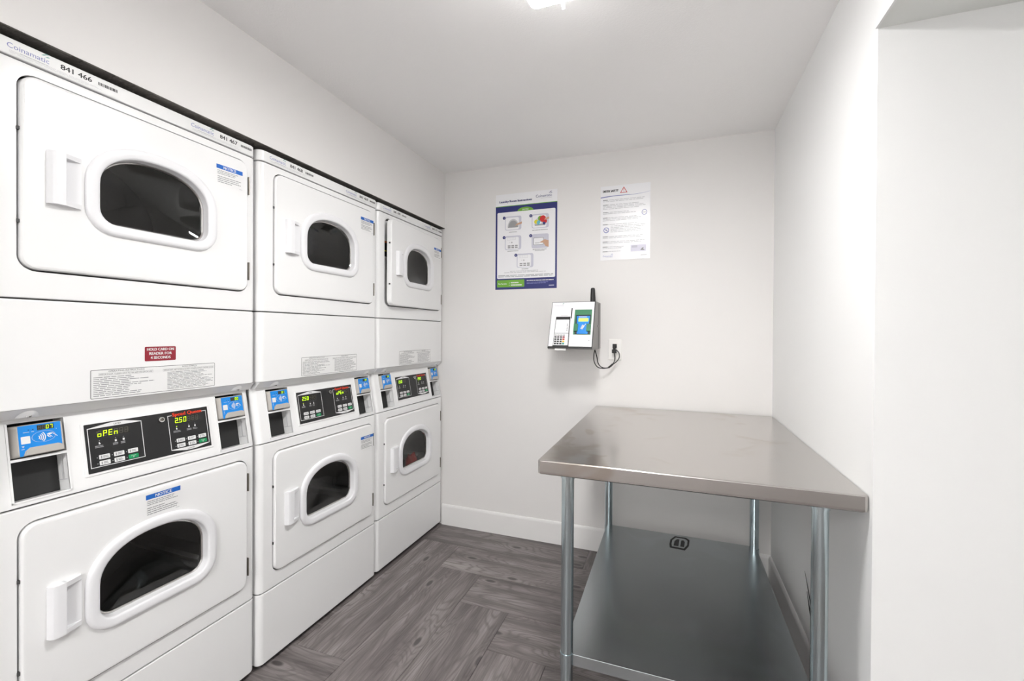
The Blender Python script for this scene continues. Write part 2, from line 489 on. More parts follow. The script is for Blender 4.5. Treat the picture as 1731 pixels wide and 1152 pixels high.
# floor with herringbone planks
fl = MB(); fl.box(-2.25, YN, -0.03, XH, YB, -0.004, 'inner_steel')
floor = struct(fl.build('floor'), 'grey-brown wood-look vinyl planks laid in a square herringbone')
Wp, Lp, gap = 0.2475, 0.99, 0.0006
fx0, fx1, fy0, fy1 = -2.0, XH - 0.001, YN + 0.001, YB - 0.001
def plank(x0, y0, x1, y1, along_x):
    full = ((x0 + x1) / 2, (y0 + y1) / 2)
    a, b, c, d = max(x0, fx0) + gap, max(y0, fy0) + gap, min(x1, fx1) - gap, min(y1, fy1) - gap
    if c - a < 0.01 or d - b < 0.01: return
    # the part buried in the solid block behind the right wall is not laid
    if b > YC - 0.003 and a > XR - 0.003: return
    if b > YC - 0.02: c = min(c, XR - 0.001)
    elif c > XR and d > YC:
        # straddles the corner: split at the wall end
        plank(x0, y0, x1, YC - 0.001, along_x); plank(x0, YC - 0.0022, min(x1, XR - 0.001), y1, along_x); return
    m = MB()
    z0, z1, e = -0.004, 0.0, 0.0006
    if along_x: P = [(a-full[0], b-full[1]), (c-full[0], b-full[1]), (c-full[0], d-full[1]), (a-full[0], d-full[1])]
    else:       P = [(b-full[1], -(c-full[0])), (d-full[1], -(c-full[0])), (d-full[1], -(a-full[0])), (b-full[1], -(a-full[0]))]
    m.loft([(P, z0), (P, z1 - e), (offset(P, -e), z1)], 'vinyl_plank', True, True)
    o = m.build('plank', floor, loc=(full[0], full[1], 0))
    if not along_x: o.rotation_euler = (0, 0, math.pi / 2)
for k in range(-3, 4):
    for i in range(-14, 22):
        bx, by = -1.194 + Wp*i + 8*Wp*k, 2.126 - Wp*i
        if bx < fx1 and bx + Lp > fx0 and by < fy1 and by + Wp > fy0: plank(bx, by, bx + Lp, by + Wp, True)
        cx, cy0 = -1.4415 + Wp*i + 8*Wp*k, 1.3835 - Wp*i
        if cx < fx1 and cx + Wp > fx0 and cy0 < fy1 and cy0 + Lp > fy0: plank(cx, cy0, cx + Wp, cy0 + Lp, False)

# ------------------------------------------------------------------ stacked dryers
MW = 0.693
def front(u, v, n): return (n, u, v)
ALPHA = math.atan(0.04 / 0.213); CA, SA = math.cos(ALPHA), math.sin(ALPHA)
def slant(u, v, n): return (-SA * v + CA * n, u, 0.862 + CA * v + SA * n)
CACHE = {}
def part(key, name, parent, fn, smooth=35, label=None, loc=(0, 0, 0)):
    if key not in CACHE: CACHE[key] = fn().mesh(name, smooth)
    return link(name, CACHE[key], parent, loc, label)

def panel(frame, v0, v1, holes=(), mat='enamel', r=0.022, depth=0.06, bev=0.004, w=MW, hole_depth=0.02, u0=0.0):
    """sheet-steel front: flat face, rolled vertical edges, small rolled top and bottom edges"""
    m = MB(frame)
    path = [(u0, -depth)]
    for k in range(9):
        t = math.radians(180 - 90 * k / 8); path.append((u0 + r + r*math.cos(t), -r + r*math.sin(t)))
    for k in range(9):
        t = math.radians(90 - 90 * k / 8); path.append((u0 + w - r + r*math.cos(t), -r + r*math.sin(t)))
    path.append((u0 + w, -depth))
    def shrink(d):
        out = []
        for (a, b) in path:
            c = (u0 + r if a < u0 + r else u0 + w - r if a > u0 + w - r else a)
            dx, dy = a - c, b + r
            if b < -r: dx, dy = (-r if a < u0 + w/2 else r), 0
            L = math.hypot(dx, dy) or 1
            out.append((a - dx / L * d, b - dy / L * d))
        return out
    rows = [(v0, bev), (v0 + bev*0.3, bev*0.3), (v0 + bev, 0), (v1 - bev, 0), (v1 - bev*0.3, bev*0.3), (v1, bev)]
    n = len(path); vs_ = []; fs = []
    for v, d in rows: vs_ += [(a, v, b) for a, b in shrink(d)]
    for q in range(len(rows) - 1):
        for i in range(n - 1):
            if q == 2 and i == 9: continue
            fs.append((q*n+i, q*n+i+1, (q+1)*n+i+1, (q+1)*n+i))
    fs.append(tuple(reversed(range(n)))); fs.append(tuple((len(rows)-1)*n + i for i in range(n)))
    m.add(vs_, fs, mat)
    outer = [(u0 + r, v0 + bev), (u0 + w - r, v0 + bev), (u0 + w - r, v1 - bev), (u0 + r, v1 - bev)]
    if holes:
        m.plate(outer, holes, 0.0, mat)
        for h in holes: m.loft([(h, 0.0), (h, -hole_depth)], mat)
    else: m.poly(outer, 0.0, mat)
    return m

DU0, DU1 = 0.060, 0.656            # door, across the machine
UDOOR = (1.4315, 1.9015); LDOOR = (0.350, 0.820)
def dshape(d=0.0, uc=0.0, vb=0.0):
    """window outline: flat bottom, round corners, arched top (counter-clockwise)"""
    hw, sh, ah, rc = 0.1425, 0.098, 0.099, 0.036
    P = []
    for k in range(7):
        t = math.radians(-90 + 90*k/6); P.append((hw - rc + rc*math.cos(t), rc + rc*math.sin(t)))
    for k in range(0, 25):
        t = math.pi * k / 24
        c, s = math.cos(t), math.sin(t); e = 2/2.25
        P.append((hw * (abs(c)**e) * (1 if c >= 0 else -1), sh + ah * abs(s)**e))
    for k in range(7):
        t = math.radians(180 + 90*k/6); P.append((-hw + rc + rc*math.cos(t), rc + rc*math.sin(t)))
    P = offset(P, d)
    return [(a + uc, b + vb) for a, b in P]
WIN_U = (DU0 + DU1) / 2 - DU0      # in door coordinates (u from the hinge-free edge, v from door bottom)
WIN_V = 0.149
DW, DH = DU1 - DU0, 0.470
def door_panel():
    m = MB(front)
    o = rrect(0, 0, DW, DH, 0.034, 7)
    hole = dshape(0.012, WIN_U, WIN_V)
    m.loft([(offset(o, -0.0022), -0.018), (offset(o, -0.0022), 0.003), (offset(o, -0.0032), 0.0065), (offset(o, -0.0055), 0.009), (offset(o, -0.010), 0.010)], 'enamel')
    m.plate(offset(o, -0.010), [hole], 0.010, 'enamel')
    m.plate(offset(o, -0.0022), [hole], -0.018, 'enamel')
    m.loft([(hole, 0.010), (hole, -0.018)], 'enamel')
    return m
def window_frame():
    m = MB(front)
    prof = [(0.0345, 0.009), (0.034, 0.013), (0.032, 0.017), (0.028, 0.0195), (0.022, 0.0205), (0.010, 0.0195), (0.005, 0.0175), (0.003, 0.013), (0.0015, -0.015), (0.011, -0.015), (0.011, 0.009)]
    m.loft([(dshape(d, WIN_U, WIN_V), n) for d, n in prof], 'plastic_white', closed=True)
    return m
def window_gasket():
    m = MB(front)
    prof = [(0.002, -0.006), (-0.001, -0.0045), (-0.004, -0.007), (-0.004, -0.014), (0.002, -0.014)]
    m.loft([(dshape(d, WIN_U, WIN_V), n) for d, n in prof], 'chrome', closed=True)
    return m
def window_pane():
    m = MB(front); R = []
    for t in range(7):
        s = 1 - t / 6.0
        base = dshape(0.0, 0, 0); cz = 0.098
        R.append(([(WIN_U + a * max(s, 0.02), WIN_V + cz + (b - cz) * max(s, 0.02)) for a, b in base], -0.0115 - 0.022 * (1 - s**2.6)))
    m.loft(R, 'door_glass', False, True)
    return m
HU, HV = 0.046, 0.1685             # handle lower-left in door coordinates
def door_handle():
    m = MB(front); n0 = 0.0095
    def w(u): return 0.029 if u <= 0.030 else 0.029 - (u - 0.030) / 0.039 * 0.014
    hh = 0.131
    # grip bar with rolled outer edge
    prof = [(0.0, n0), (0.0015, 0.019), (0.006, 0.0265), (0.013, 0.030), (0.030, 0.029), (0.0315, 0.027), (0.0315, n0 + 0.001)]
    for (ua, na), (ub, nb) in zip(prof, prof[1:]):
        m.add([(HU+ua, HV, na), (HU+ub, HV, nb), (HU+ub, HV+hh, nb), (HU+ua, HV+hh, na)], [(0, 1, 2, 3)], 'plastic_white')
    for vv in (HV, HV + hh):
        m.add([(HU+u, vv, n) for u, n in prof], [tuple(range(len(prof)))], 'plastic_white')
    # pocket floor sloping out to the frame
    m.add([(HU+0.031, HV+0.012, n0+0.0012), (HU+0.066, HV+0.012, 0.0165), (HU+0.066, HV+hh-0.012, 0.0165), (HU+0.031, HV+hh-0.012, n0+0.0012)], [(0, 1, 2, 3)], 'plastic_white')
    m.add([(HU+0.066, HV+0.012, 0.0165), (HU+0.067, HV+0.012, n0), (HU+0.067, HV+hh-0.012, n0), (HU+0.066, HV+hh-0.012, 0.0165)], [(0, 1, 2, 3)], 'plastic_white')
    # rails above and below the pocket
    for va, vb in ((HV, HV + 0.012), (HV + hh - 0.012, HV + hh)):
        P = [(HU+0.030, n0), (HU+0.067, n0), (HU+0.066, 0.0165), (HU+0.030, 0.029)]
        m.add([(u, va, n) for u, n in P] + [(u, vb, n) for u, n in P], [(0, 1, 2, 3), (7, 6, 5, 4), (0, 1, 5, 4), (1, 2, 6, 5), (2, 3, 7, 6), (3, 0, 4, 7)], 'plastic_white')
    return m
def hinge():
    m = MB(front)
    m.box(DW - 0.0008, -0.032, -0.010, DW + 0.0035, 0.032, 0.0085, 'hinge_steel')
    m.tube([(DW + 0.0015, -0.032, 0.0085), (DW + 0.0015, 0.032, 0.0085)], 0.0022, 'hinge_steel', 8)
    return m
def latch_notch():
    m = MB(front); m.box(-0.0026, -0.004, -0.004, 0.0022, 0.004, 0.0035, 'inner_steel'); return m

def bars(m, u0, v0, u1, v1, rows, n, mat, rnd, fill=0.55, ragged=0.35, rot=None):
    """rows of illegible small print"""
    step = (v1 - v0) / rows
    for k in range(rows):
        vb = v1 - (k + 1) * step + step * (1 - fill) / 2
        end = u1 - (u1 - u0) * rnd.random() * ragged
        u = u0
        while u < end - 1e-5:
            L = min((u1 - u0) * rnd.uniform(0.05, 0.16), end - u)
            P = [(u, vb), (u + L, vb), (u + L, vb + step*fill), (u, vb + step*fill)]
            if rot:
                (cu, cv, a) = rot; c, s = math.cos(a), math.sin(a)
                P = [(cu + (x-cu)*c - (y-cv)*s, cv + (x-cu)*s + (y-cv)*c) for x, y in P]
            m.poly(P, n, mat)
            u += L + (u1 - u0) * 0.014
def logo(m, u, v, w, n, ink, tail=None):
    """wordmark with the three little leaves over its end"""
    m.text('Coinamatic', u, v, w * 0.165, n, ink, w=w)
    t = tail or ink
    for k, (du, dv, lw) in enumerate(((0.80, 0.235, 0.13), (0.86, 0.30, 0.15), (0.90, 0.20, 0.13))):
        a = u + w*du; b = v + w*dv*0.85
        m.poly([(a, b), (a + w*lw*0.5, b + w*0.012), (a + w*lw, b + w*0.045), (a + w*lw*0.45, b + w*0.05)], n, t)
    m.quad(u + w*0.30, v - w*0.075, u + w*0.98, v - w*0.055, n, 'ink_light')
def notice(seed, rot=0.0, w=0.096, h=0.068):
    """white NOTICE sticker with a blue band; centre at (0,0) of its own plane"""
    c, s = math.cos(rot), math.sin(rot)
    fr = lambda u, v, n: front(u*c - v*s, u*s + v*c, n)
    m = MB(fr); r = random.Random(seed)
    m.quad(-w/2, -h/2, w/2, h/2, 0.0003, 'sticker_white')
    m.quad(-w/2, h/2 - 0.0145, w/2, h/2 - 0.0005, 0.0005, 'ink_blue')
    m.text('NOTICE', 0, h/2 - 0.0118, 0.0092, 0.0007, 'ink_white', align='C', bold=0.0004)
    bars(m, -w/2+0.003, 0.0005, w/2-0.006, h/2 - 0.018, 3, 0.0005, 'ink_grey', r, 0.42, 0.3)
    bars(m, -w/2+0.003, -h/2+0.006, w/2-0.006, -0.0035, 4, 0.0005, 'ink_grey', r, 0.42, 0.45)
    m.quad(w/2-0.014, -h/2+0.002, w/2-0.003, -h/2+0.0035, 0.0005, 'ink_light')
    return m

def door(machine, vbase, name, key, open_deg=0.0, notice_at=None, seed=1):
    """hinged on its right edge; all door pieces use door coordinates (u from left edge, v from bottom)"""
    if open_deg:
        a = math.radians(open_deg)
    d = link(name, CACHE.setdefault('door_panel', door_panel().mesh(name, 30)), machine, (0, DU0, vbase))
    if open_deg:
        # swing about the hinge line at u = DW
        d.rotation_euler = (0, 0, a)
        hx, hy = -math.sin(a) * DW, math.cos(a) * DW
        d.location = (-hx, DU0 + DW - hy, vbase)
    part('window_frame', 'window_frame', d, window_frame, 50)
    part('window_gasket', 'window_gasket', d, window_gasket, 40)
    part('window_pane', 'window_pane', d, window_pane, 60, 'dark bowed glass pane')
    part('door_handle', 'handle', d, door_handle, 30)
    for v in (0.075, 0.385):
        part('hinge', 'hinge', d, hinge, 30, 'small steel hinge', (0, 0, v))
    for v in (0.115, 0.335):
        part('latch_notch', 'latch_notch', d, latch_notch, None, None, (0, 0, v))
    if notice_at:
        u, v, rot = notice_at
        n = notice(seed, rot).build('notice_sticker', d, loc=(0.0102, u - DU0, v - vbase), label='white sticker with a blue notice band')
    return d

def dryer_interior(vc):
    """inner front ring, drum and baffles behind one door"""
    m = MB(front); uc = (DU0 + DU1) / 2; R = 0.245; seg = 40
    ring = [(uc + 0.262*math.cos(2*math.pi*k/seg), vc + 0.218*math.sin(2*math.pi*k/seg)) for k in range(seg)]
    rect = rrect(DU0 + 0.004, vc - 0.231, DU1 - 0.004, vc + 0.231, 0.034, 7)
    m.plate(rect, [ring], -0.0195, 'enamel')
    ring2 = [(uc + 0.262*math.cos(2*math.pi*k/seg), vc + 0.218*math.sin(2*math.pi*k/seg)) for k in range(seg)]
    big = [(uc + 0.30*math.cos(2*math.pi*k/seg), vc + 0.255*math.sin(2*math.pi*k/seg)) for k in range(seg)]
    m.loft([(ring2, -0.0195), (ring2, -0.060), (big, -0.062), (big, -0.52)], 'drum_steel', False, True)
    for t in (90, 210, 330):
        a = math.radians(t)
        c, s = math.cos(a), math.sin(a)
        P = []
        for e, w in ((0.30, -0.035), (0.225, -0.008), (0.225, 0.008), (0.30, 0.035)):
            P.append((uc + (e*c - w*s), vc + (e*s + w*c) * 0.85))
        m.loft([(P, -0.10), (P, -0.51)], 'drum_steel', True, True)
    return m

def console():
    bays = [[(0.0545, 0.014), (0.158, 0.014), (0.158, 0.201), (0.0545, 0.201)],
            [(0.5625, 0.014), (0.666, 0.014), (0.666, 0.201), (0.5625, 0.201)]]
    m = panel(slant, 0.0, 0.2135, bays, hole_depth=0.046, depth=0.075, r=0.02, bev=0.0035)
    for b in bays:   # thin raised lip round the bay and the ledge under the reader
        u0, v0, u1, v1 = b[0][0], b[0][1], b[2][0], b[2][1]
        m.box(u0 - 0.001, 0.108, -0.045, u1 + 0.001, 0.1145, 0.0035, 'enamel')
        m.box(u1 - 0.0032, 0.040, -0.040, u1 - 0.0022, 0.042, -0.003, 'ink_light')
        m.box(u1 - 0.0032, 0.042, -0.022, u1 - 0.0022, 0.100, -0.020, 'ink_light')
        for (a, c) in ((u0 - 0.004, u0), (u1, u1 + 0.004)):
            m.box(a, v0 - 0.004, -0.002, c, v1 - 0.001, 0.0018, 'enamel')
        m.box(u0 - 0.004, v0 - 0.004, -0.002, u1 + 0.004, v0, 0.0018, 'enamel')
    return m
def bay_back(u0):
    m = MB(slant)
    m.box(u0 + 0.0006, 0.015, -0.046, u0 + 0.1029, 0.1075, -0.0445, 'bay_black')
    m.box(u0 + 0.0006, 0.115, -0.046, u0 + 0.1029, 0.2005, -0.0445, 'bay_black')
    return m
def reader_body(u0):
    m = MB(slant)
    a, b = u0 + 0.0015, u0 + 0.0985
    o = rrect(a, 0.1165, b, 0.1945, 0.007, 4)
    def ring(l, r_, t, bt): return [(a + l + (x - a) / (b - a) * (b - a - l - r_), 0.1165 + bt + (y - 0.1165) / 0.078 * (0.078 - t - bt)) for x, y in o]
    m.loft([(ring(0, 0, 0, 0), -0.040), (ring(0, 0, 0, 0), -0.010), (ring(0.004, 0.001, 0.001, 0.001), 0.003), (ring(0.0100, 0.003, 0.002, 0.003), 0.011)], 'reader_grey', True, True)
    # slot tray across the lower edge
    t = [(a + 0.021, 0.119), (b - 0.004, 0.119), (b - 0.004, 0.131), (b - 0.012, 0.1365), (a + 0.034, 0.1365), (a + 0.024, 0.130)]
    m.prism(t, 0.010, 0.0145, 'reader_grey', 0.001)
    return m
def seven(m, ch, u, v, h, n, lit, dim):
    w = h * 0.56; t = h * 0.13; g = t * 0.12; sl = 0.10
    SEG = {'0': 'abcdef', '1': 'bc', '2': 'abged', '3': 'abgcd', '4': 'fgbc', '5': 'afgcd', '7': 'abc', '8': 'abcdefg', 'o': 'gcde', 'P': 'abefg', 'E': 'adefg', 'n': 'ceg', ' ': ''}[ch]
    S = {'a': (0, h - t, w, h), 'd': (0, 0, w, t), 'g': (0, h/2 - t/2, w, h/2 + t/2),
         'f': (0, h/2, t, h), 'b': (w - t, h/2, w, h), 'e': (0, 0, t, h/2), 'c': (w - t, 0, w, h/2)}
    for k, (x0, y0, x1, y1) in S.items():
        mt = lit if k in SEG else dim
        if mt is None: continue
        P = [(x0+g, y0+g), (x1-g, y0+g), (x1-g, y1-g), (x0+g, y1-g)]
        m.poly([(u + x + sl*y, v + y) for x, y in P], n + (0.0002 if k in SEG else 0), mt)
def reader_face(u0, digits):
    m = MB(slant); n = 0.0113
    l, r_ = u0 + 0.0135, u0 + 0.0925
    m.poly([(l, 0.1185), (l + 0.006, 0.1185), (l + 0.010, 0.1300), (l + 0.019, 0.1375), (r_ - 0.008, 0.1375), (r_, 0.132), (r_, 0.1915), (l, 0.1915)], n, 'card_blue')
    n += 0.0003
    # number window
    m.quad(l + 0.0345, 0.1765, l + 0.0655, 0.1885, n, 'segment_window')
    for k, ch in enumerate('  ' + digits):
        seven(m, ch, l + 0.0355 + k*0.0074, 0.1777, 0.0095, n + 0.0002, 'segment_lit', 'segment_dim')
    for k in (0.0175, 0.0255): m.quad(l + k, 0.1795, l + k + 0.0025, 0.1812, n, 'ink_black')
    for a, b in ((0.009, 0.020), (0.0235, 0.0285)): m.quad(l + a, 0.1745, l + b, 0.1757, n, 'ink_lavender')
    m.quad(l + 0.0695, 0.174, l + 0.071, 0.1752, n, 'ink_white')
    m.prism(rrect(l + 0.004, 0.1475, l + 0.0205, 0.1655, 0.0012, 3), n - 0.0001, n + 0.0002, 'ink_white')   # blank white square
    # contactless mark: waves, oval and hand
    cu, cv = l + 0.0455, 0.1595
    m.ringflat(cu, cv, 0.0215, 0.0223, n, 'ink_lavender', 28, ky=0.62)
    for k in range(4):
        rr_ = 0.0045 + k * 0.0036
        m.ringflat(cu - 0.0135, cv - 0.001, rr_, rr_ + 0.0019, n + 0.0002, 'ink_white', 8, -0.75, 0.75)
    m.poly([(cu + 0.0055, cv + 0.0045), (cu + 0.011, cv + 0.0068), (cu + 0.017, cv + 0.0058), (cu + 0.015, cv + 0.003), (cu + 0.009, cv + 0.0022)], n + 0.0002, 'ink_white')
    for a, b, c, d in ((0.007, 0.002, 0.012, -0.0045), (0.010, 0.002, 0.0155, -0.004), (0.0165, 0.005, 0.025, -0.0035), (0.0065, 0.0005, 0.009, -0.003)):
        m.line([(cu + a, cv + b), (cu + c, cv + d)], 0.0012, n + 0.0003, 'ink_white')
    m.poly([(l + 0.004, 0.1430), (l + 0.0095, 0.1430), (l + 0.00675, 0.1385)], n, 'ink_lavender')
    m.quad(l + 0.0035, 0.1345, l + 0.009, 0.1358, n, 'ink_lavender')
    return m
def control_border():
    m = MB(slant)
    o = rrect(0.190, 0.0315, 0.5375, 0.1765, 0.003, 3)
    m.prism(o, -0.0005, 0.0025, 'enamel', 0.0012)
    return m
def control_plate():
    m = MB(slant); n = 0.0035
    m.prism(rrect(0.197, 0.0385, 0.5295, 0.171, 0.0015, 2), 0.0015, n, 'panel_black')
    n += 0.0003
    # UPPER frame
    t = 0.0017
    m.line([(0.2035, 0.1585), (0.2035, 0.0525), (0.3315, 0.0525), (0.3315, 0.1585), (0.2035, 0.1585)], t, n, 'ink_white')
    m.poly([(0.2035, 0.158), (0.3315, 0.158), (0.3315, 0.1595), (0.288, 0.1682), (0.257, 0.1682), (0.2035, 0.1595)], n + 0.0001, 'ink_white')
    m.text('UPPER', 0.2725, 0.1603, 0.0047, n + 0.0003, 'ink_black', align='C')
    # LOWER frame
    m.line([(0.416, 0.1585), (0.405, 0.1585), (0.405, 0.0515), (0.523, 0.0515), (0.523, 0.1585), (0.510, 0.1585)], t, n, 'ink_white')
    m.poly([(0.405, 0.0505), (0.448, 0.0425), (0.479, 0.0425), (0.523, 0.0505), (0.523, 0.052), (0.405, 0.052)], n + 0.0001, 'ink_white')
    m.text('LOWER', 0.4635, 0.0445, 0.0045, n + 0.0003, 'ink_black', align='C')
    m.text('Speed Queen', 0.4635, 0.1555, 0.0112, n + 0.0003, 'ink_orange_red', w=0.090, align='C', bold=0.0006)
    r = random.Random(5)
    for du in (0.0, 0.2):
        for k, (uu, w) in enumerate(((0.2275, 0.011), (0.2645, 0.0075), (0.2835, 0.0075))):
            m.disc(uu + du, 0.1225, 0.0012, n, 'ink_grey', 8)
            m.poly([(uu + du - 0.0022, 0.113), (uu + du + 0.0022, 0.113), (uu + du + (0.0022 if k else 0), 0.1185), (uu + du - 0.0022, 0.1185)], n, 'ink_white')
            bars(m, uu + du - w, 0.1035, uu + du + w, 0.1105, 2, n, 'ink_grey', r, 0.6, 0.3)
        for k, uu in enumerate((0.2185, 0.2525, 0.2865)):
            for vv in (0.0775, 0.0610): m.disc(uu + du, vv, 0.0011, n, 'ink_light', 8)
    return m
def push_button(du, col, row):
    m = MB(slant); n = 0.0037
    u0 = 0.2225 + du + 0.0340 * col; v0 = 0.0555 + row * 0.0163
    green = (col == 2 and row == 0)
    m.prism(rrect(u0, v0, u0 + 0.0245, v0 + 0.0117, 0.0016, 3), n - 0.0004, n + 0.0013, 'button_green' if green else 'ink_white', 0.0004)
    n += 0.0015
    r = random.Random(col * 2 + row)
    if green:
        m.text('START', u0 + 0.0122, v0 + 0.0062, 0.0030, n, 'ink_white', align='C')
        m.poly([(u0 + 0.0105, v0 + 0.0022), (u0 + 0.0142, v0 + 0.0036), (u0 + 0.0105, v0 + 0.0050)], n, 'ink_white')
    else:
        m.quad(u0 + 0.0035, v0 + 0.002, u0 + 0.0062, v0 + 0.0095, n, 'ink_grey')
        bars(m, u0 + 0.0085, v0 + 0.0025, u0 + 0.021, v0 + 0.0095, 2, n, 'ink_grey', r, 0.6, 0.3)
    return m
def display(du, word):
    m = MB(slant); n = 0.0041
    u0 = 0.2225 + du
    m.quad(u0 - 0.001, 0.1315, u0 + 0.078, 0.1515, n - 0.0002, 'segment_window')
    k = 0; u = u0 + 0.001
    for ch in word.ljust(7 if '.' in word else 6):
        if ch == '.':
            m.quad(u - 0.0036, 0.1332, u - 0.0018, 0.1350, n + 0.0003, 'segment_lit'); continue
        seven(m, ch, u, 0.1332, 0.0160, n, 'segment_lit', 'segment_dim'); u += 0.0127
    if word != 'oPEn': m.quad(u0 + 0.0035, 0.1215, u0 + 0.006, 0.1235, n, 'segment_lit')
    return m
def key_lock():
    m = MB(slant); seg = 18
    c = lambda r: [(0.3845 + r*math.cos(2*math.pi*k/seg), 0.1515 + r*math.sin(2*math.pi*k/seg)) for k in range(seg)]
    m.loft([(c(0.0088), 0.003), (c(0.0088), 0.0085), (c(0.0078), 0.0105), (c(0.0055), 0.0105), (c(0.0048), 0.0065)], 'chrome', False, True)
    m.loft([(c(0.0032), 0.0060), (c(0.0032), 0.0095)], 'hinge_steel', False, True)
    return m
def middle_panel():
    m = panel(front, 1.0955, 1.3605)
    # turned-in lower lip
    P = [(0.008, -0.002), (MW - 0.008, -0.002)]
    m.add([(0.004, 1.0957, -0.003), (MW - 0.004, 1.0957, -0.003), (MW - 0.004, 1.0700, -0.027), (0.004, 1.0700, -0.027),
           (0.004, 1.0690, -0.060), (MW - 0.004, 1.0690, -0.060), (0.004, 1.0957, -0.060), (MW - 0.004, 1.0957, -0.060)],
          [(0, 3, 2, 1), (3, 4, 5, 2), (0, 6, 4, 3), (1, 2, 5, 7)], 'enamel')
    # small scoops round the screws
    for u in (0.084, 0.632):
        vs_ = []; seg = 12
        for k in range(seg + 1):
            t = math.pi * k / seg
            vs_.append((u + 0.021*math.cos(t), 1.0725 + 0.018*math.sin(t), -0.0235 + 0.016*math.sin(t)))
        m.add(vs_ + [(u, 1.0745, -0.0135)], [(k, k+1, seg+1) for k in range(seg)], 'enamel')
    return m
def lip_screw(u):
    def fr(a, b, n): return (-0.0165 + 0.70*n - 0.70*b, u + a, 1.0805 - 0.70*n + 0.70*b)
    m = MB(fr); seg = 12
    c = lambda r: [(r*math.cos(2*math.pi*k/seg), r*math.sin(2*math.pi*k/seg)) for k in range(seg)]
    m.loft([(c(0.0060), -0.002), (c(0.0060), 0.0035), (c(0.0045), 0.0055)], 'chrome', False, True)
    m.box(-0.0035, -0.0007, 0.0050, 0.0035, 0.0007, 0.0058, 'inner_steel')
    return m
def top_cap():
    m = panel(front, 1.9305, 1.9715, r=0.024, depth=0.66, bev=0.004)
    return m
def cap_sticker(u0, number, seed):
    m = MB(front); n = 0.0004
    m.quad(u0 - 0.006, 1.9335, u0 + 0.222, 1.9668, n, 'sticker_white')
    n += 0.0003
    logo(m, u0, 1.9475, 0.074, n, 'ink_brand', 'ink_teal')
    m.text(number, u0 + 0.096, 1.9485, 0.0132, n, 'ink_black', w=0.063, bold=0.0005)
    r = random.Random(seed)
    u = u0 + 0.173
    while u < u0 + 0.216:
        w = r.choice((0.0010, 0.0016, 0.0024)); m.quad(u, 1.9498, u + w, 1.9578, n, 'ink_black'); u += w + r.choice((0.0009, 0.0014))
    bars(m, u0 + 0.004, 1.9358, u0 + 0.19, 1.9430, 3, n, 'ink_light', r, 0.28, 0.3)
    return m
def instruction_sticker(seed):
    m = MB(front); n = 0.0004; r = random.Random(seed)
    a, b, c, d = 0.198, 1.102, 0.537, 1.180
    m.poly(rrect(a, b, c, d, 0.003, 3), n, 'ink_black')
    m.poly(rrect(a + 0.0012, b + 0.0012, c - 0.0012, d - 0.0012, 0.002, 3), n + 0.0002, 'sticker_white')
    n += 0.0004
    for side, head, imp in ((0, 'OPERATING INSTRUCTIONS', 'IMPORTANT: CLEAN LINT FILTER BEFORE EACH USE'), (1, "MODE D'EMPLOI", 'IMPORTANT: NETTOYER LE FILTRE A CHARPIE AVANT CHAQUE USAGE')):
        u0 = a + 0.006 + side * 0.172; u1 = u0 + 0.156
        m.text(head, (u0 + u1) / 2, 1.1725, 0.0046, n, 'ink_black', w=0.088 if not side else 0.045, align='C')
        hw = 0.066 if not side else 0.078
        mid = (u0 + u1) / 2
        m.line([(mid - hw, 1.1635), (mid + hw, 1.1635), (mid + hw, 1.1700), (mid - hw, 1.1700), (mid - hw, 1.1635)], 0.0005, n, 'ink_grey')
        m.text(imp, mid, 1.1650, 0.0036, n, 'ink_black', w=hw*2 - 0.004, align='C')
        bars(m, u0 + (0.012 if side else 0), 1.1065, u1, 1.1615, 11 if not side else 13, n, 'ink_grey', r, 0.42, 0.5 if not side else 0.3)
    return m
def hold_sticker():
    m = MB(front); n = 0.0004
    m.poly(rrect(0.3265, 1.1965, 0.4125, 1.2395, 0.003, 3), n, 'ink_maroon')
    n += 0.0003
    for k, s in enumerate(('HOLD CARD ON', 'READER FOR', '4 SECONDS')):
        m.text(s, 0.3695, 1.2277 - 0.0125*k, 0.0082, n, 'ink_white', w=(0.074, 0.062, 0.055)[k], align='C', bold=0.0004)
    return m
def carcass():
    m = MB()
    m.box(-0.66, 0.010, 0.014, -0.058, MW - 0.010, 1.9300, 'inner_steel') if False else None
    t = 0.004
    m.box(-0.66, 0.0, 0.012, -0.05, t, 1.930, 'enamel')                     # left side
    m.box(-0.66, MW - t, 0.012, -0.05, MW, 1.930, 'enamel')                 # right side
    m.box(-0.664, 0.0, 0.012, -0.66, MW, 1.930, 'enamel')                   # back
    m.box(-0.66, t, 0.012, -0.03, MW - t, 0.016, 'inner_steel')             # floor pan
    for z in (0.2885, 0.8565, 1.3585, 1.9265):                               # dark rails seen in the panel joints
        m.box(-0.10, 0.012, z, -0.010, MW - 0.012, z + 0.006, 'inner_steel')
    m.box(-0.10, 0.012, 1.060, -0.062, MW - 0.012, 1.0688, 'inner_steel')
    m.box(-0.055, 0.03, 0.0, -0.020, MW - 0.03, 0.012, 'inner_steel')        # plinth rail on the floor
    for u in (0.05, MW - 0.05):
        for x in (-0.10, -0.60): m.box(x - 0.02, u - 0.02, 0.0, x + 0.02, u + 0.02, 0.013, 'rubber_black')
    return m
uhole = offset(rrect(DU0, UDOOR[0], DU1, UDOOR[1], 0.034, 7), 0.0022)
lhole = offset(rrect(DU0, LDOOR[0], DU1, LDOOR[1], 0.034, 7), 0.0022)

